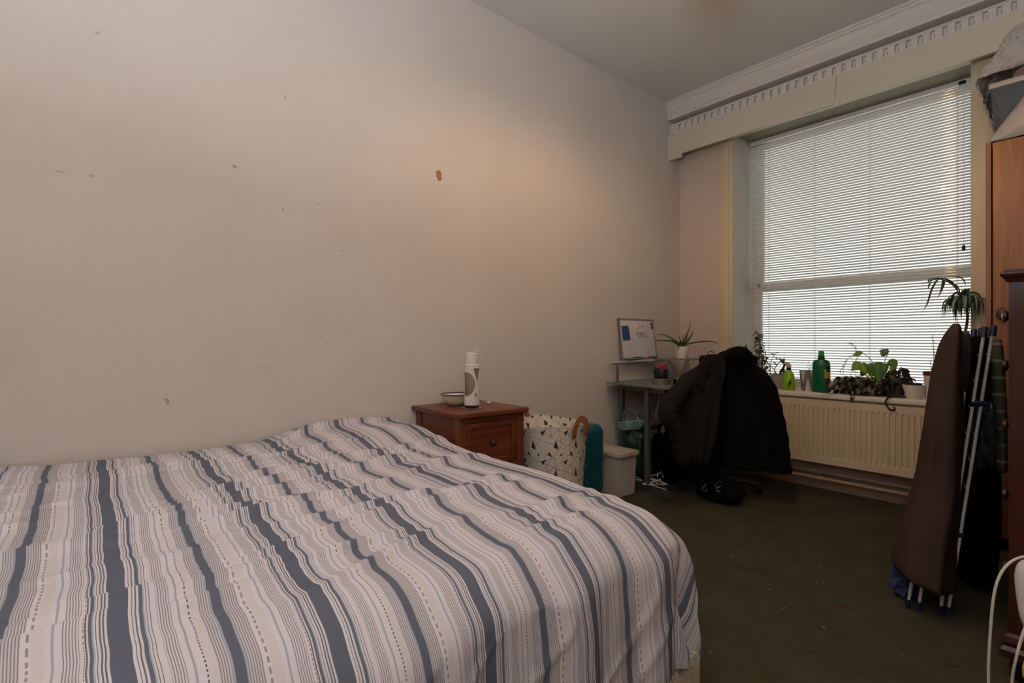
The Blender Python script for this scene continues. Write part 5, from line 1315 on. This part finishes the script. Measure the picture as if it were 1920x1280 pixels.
def sheet(name, pts_fn, nu, nv, m, parent, solid_=0.003):
    mb = MB(); g = [[mb.bm.verts.new(pts_fn(i / nu, j / nv)) for j in range(nv + 1)] for i in range(nu + 1)]
    for i in range(nu):
        for j in range(nv): mb.bm.faces.new((g[i][j], g[i + 1][j], g[i + 1][j + 1], g[i][j + 1]))
    return mb.build(name, m, parent, solid=solid_, angle=0.5)
HP = curve_pts([(2.050, 0, 2.290), (2.030, 0, 2.36), (2.040, 0, 2.43), (2.070, 0, 2.475), (2.105, 0, 2.535), (2.135, 0, 2.60), (2.20, 0, 2.635), (2.42, 0, 2.66), (2.60, 0, 2.62), (2.76, 0, 2.50)], 8)
def heap(u, v):
    k = u * (len(HP) - 1); i = min(int(k), len(HP) - 2); q = HP[i].lerp(HP[i + 1], k - i); x, zt = q.x, q.z
    zl = min(zt, WT + 0.345)
    if v < 0.3:
        w = v / 0.3; z = zl + (zt - zl) * w ** 0.7; y = 3.505 + 0.06 * w * w
    else:
        w = (v - 0.3) / 0.7; y = 3.565 + 0.37 * w; z = zt - 0.06 * w * w
    n1 = noise.noise(Vector((x * 16, y * 16, z * 14))); n2 = abs(noise.noise(Vector((x * 34 + z * 20, y * 30, z * 26 + 3))))
    x += 0.012 * noise.noise(Vector((y * 25, z * 25, 1.0))) * (1 if u < .5 else 0.3); y += 0.024 * n1 + 0.034 * n2; z += 0.016 * n1 + 0.012 * n2
    if x > 2.06: z = max(z, WT + 0.333)
    return Vector((x, y, z))
sheet('sheeting', heap, 72, 40, M['cling'], pl)
gb = thing('grey_cover', 'grey folded plastic cover sagging over the front edge of the wardrobe top', 'plastic cover', (2.4, 3.6, WT))
def slab(u, v):
    x = 2.078 + 0.70 * u; y = 3.500 + 0.095 * v
    rise = min(1.45 * (x - 2.078), 0.22)
    z = WT + 0.006 + rise * (0.72 + 0.28 * math.sin(PI * v)) + (0.02 + 0.03 * u) * math.sin(PI * v)
    if v < 0.12: z = WT + 0.002 + (z - WT) * (v / 0.12)
    y += 0.012 * math.sin(x * 30) * (1 - v) * 0.4; z += 0.010 * noise.noise(Vector((x * 14, y * 18, 3))) * min(1, rise * 12)
    return Vector((x, y, max(z, WT + 0.003)))
sheet('cover', slab, 36, 18, M['plastic_grey'], gb)

# ------------------------------------------------------------------ dark chest at the right edge
cx0, cx1, cy0, cy1, CT = 2.282, 2.78, 2.186, 3.10, 1.232
cd = thing('dark_chest', 'tall dark mahogany chest of drawers at the right edge of the view', 'chest of drawers', (2.5, 2.6, 0))
mb = MB(); mb.box(cx0, cx0 + 0.05, cy0, cy0 + 0.05, 0.10, CT); mb.box(cx1 - 0.05, cx1, cy0, cy0 + 0.05, 0.10, CT); mb.box(cx0 + 0.05, cx1 - 0.05, cy0 + 0.014, cy0 + 0.03, 0.10, CT)
mb.box(cx0 + 0.05, cx1 - 0.05, cy0, cy0 + 0.03, CT - 0.08, CT); mb.box(cx0 + 0.05, cx1 - 0.05, cy0, cy0 + 0.03, 0.10, 0.17)
mb.box(cx0, cx1, cy1 - 0.03, cy1, 0.10, CT); mb.box(cx0 + 0.004, cx0 + 0.02, cy0 + 0.05, cy1 - 0.03, 0.10, CT); mb.box(cx1 - 0.02, cx1, cy0 + 0.05, cy1 - 0.03, 0.10, CT)
mb.build('carcass', M['mahog'], cd, smooth=False)
mb = MB(); prof = [(0.0, CT), (0.004, CT + 0.002), (0.011, CT + 0.014), (0.017, CT + 0.020), (0.019, CT + 0.026), (0.017, CT + 0.031), (0.011, CT + 0.034), (0.010, CT + 0.040), (0.0, CT + 0.041)]
mb.loft([[(cx0 - d, cy0 - d, z), (cx1 + d, cy0 - d, z), (cx1 + d, cy1 + d, z), (cx0 - d, cy1 + d, z)] for d, z in prof]); mb.build('moulded_top', M['mahog_y'], cd, smooth=False)
mb = MB(); prof = [(0.0, 0.150), (0.010, 0.142), (0.014, 0.125), (0.010, 0.112), (0.018, 0.100), (0.020, 0.080), (0.010, 0.074)]
mb.loft([[(cx0 - d, cy0 - d, z), (cx1 + d, cy0 - d, z), (cx1 + d, cy1 + d, z), (cx0 - d, cy1 + d, z)] for d, z in prof]); mb.build('plinth', M['mahog_y'], cd, smooth=False)
for x in (cx0 + 0.04, cx1 - 0.04):
    for y in (cy0 + 0.04, cy1 - 0.04): MB().lathe([(0.028, 0), (0.040, 0.012), (0.044, 0.035), (0.036, 0.060), (0.030, 0.076)], (x, y, 0), 20).build('bun_foot', M['black'], cd)
zz = [0.17, 0.42, 0.66, 0.88, 1.06, 1.21]
for a, b_ in zip(zz, zz[1:]):
    d = MB().box(cx0 - 0.004, cx0 + 0.004, cy0 + 0.06, cy1 - 0.05, a + 0.008, b_ - 0.008, 0.003).build('drawer', M['mahog_y'], cd)
    for y in (2.36, 2.93):
        k = MB(); k.lathe([(0.008, 0), (0.008, 0.012), (0.019, 0.018), (0.019, 0.026), (0.0, 0.032)], (0, 0, 0), 16)
        bmesh.ops.transform(k.bm, matrix=Matrix.Translation((cx0 - 0.004, y, (a + b_) / 2)) @ Matrix.Rotation(-PI / 2, 4, 'Y'), verts=k.bm.verts); k.build('knob', M['mahog_y'], d)

# ------------------------------------------------------------------ low stool, adaptor and its cable by the camera
st_ = thing('pine_stool', 'small pale pine stool at the bottom right corner', 'stool', (2.56, 1.50, 0))
MB().box(2.380, 2.72, 1.395, 1.62, 0.395, 0.42, 0.004).build('seat', M['palewood'], st_)
for x in (2.390, 2.68):
    for y in (1.41, 1.58): MB().box(x, x + 0.03, y, y + 0.03, 0, 0.395, 0.003).build('leg', M['palewood'], st_)
ad = thing('plug_adaptor', 'white plug adaptor with looping white cables at the right edge', 'adaptor', (2.42, 1.56, 0.42))
mb = MB(); bmesh.ops.create_uvsphere(mb.bm, u_segments=24, v_segments=16, radius=1)
for v in mb.bm.verts:
    q = [math.copysign(abs(k) ** 0.6, k) for k in v.co]; z = q[2]
    v.co = Vector((2.393 + q[0] * (0.036 + 0.008 * z), 1.56 + q[1] * 0.03, 0.500 + z * 0.079))
mb.build('adaptor_body', M['white_plastic'], ad)
MB().tube(curve_pts([(2.42, 1.57, 0.575), (2.40, 1.562, 0.587), (2.37, 1.555, 0.585), (2.345, 1.525, 0.565), (2.329, 1.509, 0.513), (2.322, 1.50, 0.41), (2.320, 1.498, 0.31), (2.325, 1.50, 0.15), (2.34, 1.52, 0.02), (2.40, 1.7, 0.006)], 8), 0.0027, 8).build('cable', M['cable'], ad)
MB().tube(curve_pts([(2.405, 1.535, 0.52), (2.39, 1.50, 0.50), (2.376, 1.475, 0.455), (2.366, 1.462, 0.40), (2.360, 1.46, 0.34), (2.358, 1.46, 0.18), (2.37, 1.45, 0.02), (2.45, 1.30, 0.006)], 8), 0.0026, 8).build('cable', M['cable'], ad)

# ------------------------------------------------------------------ bits on the carpet
mb = MB(); mb.tube(curve_pts([(1.766, 2.291, 0.003), (1.813, 2.297, 0.004), (1.861, 2.280, 0.004), (1.885, 2.268, 0.003), (1.910, 2.258, 0.003)], 5), 0.0016, 5)
top(mb.build('red_thread', M['thread']), 'long red thread lying on the green carpet', 'thread')
lt = MB()
for (x, y) in ((1.298, 2.425), (1.337, 2.398), (1.617, 2.606), (1.548, 2.209), (1.656, 2.442), (1.676, 2.450), (1.650, 2.090), (1.805, 2.077), (1.623, 1.601), (2.035, 2.084), (1.790, 2.449)):
    a = rl.uniform(0, 6); l_ = rl.uniform(0.004, 0.016); lt.tube([(x, y, 0.003), (x + l_ * math.cos(a), y + l_ * math.sin(a), 0.005), (x + l_ * 1.6 * math.cos(a + .6), y + l_ * 1.6 * math.sin(a + .6), 0.003)], 0.0014, 5)
tag(lt.build('carpet_lint', M['lint']), 'scattered pale lint and crumbs on the green carpet', 'lint', kind='stuff')

# ------------------------------------------------------------------ ceiling pendant that throws the warm light on the left wall
LX, LY = 1.31, 2.08
ld = thing('pendant_lamp', 'ceiling pendant lamp with a plain fabric drum shade', 'lamp', (LX, LY, HC))
MB().lathe([(0.045, 0.0), (0.045, -0.02), (0.012, -0.035)], (LX, LY, HC), 20).build('ceiling_rose', M['white_plastic'], ld)
MB().tube([(LX, LY, HC - 0.03), (LX, LY, 2.75)], 0.003, 6).build('flex', M['white_plastic'], ld)
MB().lathe([(0.018, 2.685), (0.018, 2.75), (0.006, 2.755)], (LX, LY, 0), 16).build('lamp_holder', M['white_plastic'], ld)
MB().lathe([(0.110, 2.640), (0.075, 2.80)], (LX, LY, 0), 40, cap=False).build('lamp_shade', M['shade'], ld)
mb = MB(); bmesh.ops.create_uvsphere(mb.bm, u_segments=20, v_segments=14, radius=0.026); bmesh.ops.translate(mb.bm, vec=(LX, LY, 2.662), verts=mb.bm.verts); mb.build('bulb', M['bulb'], ld)
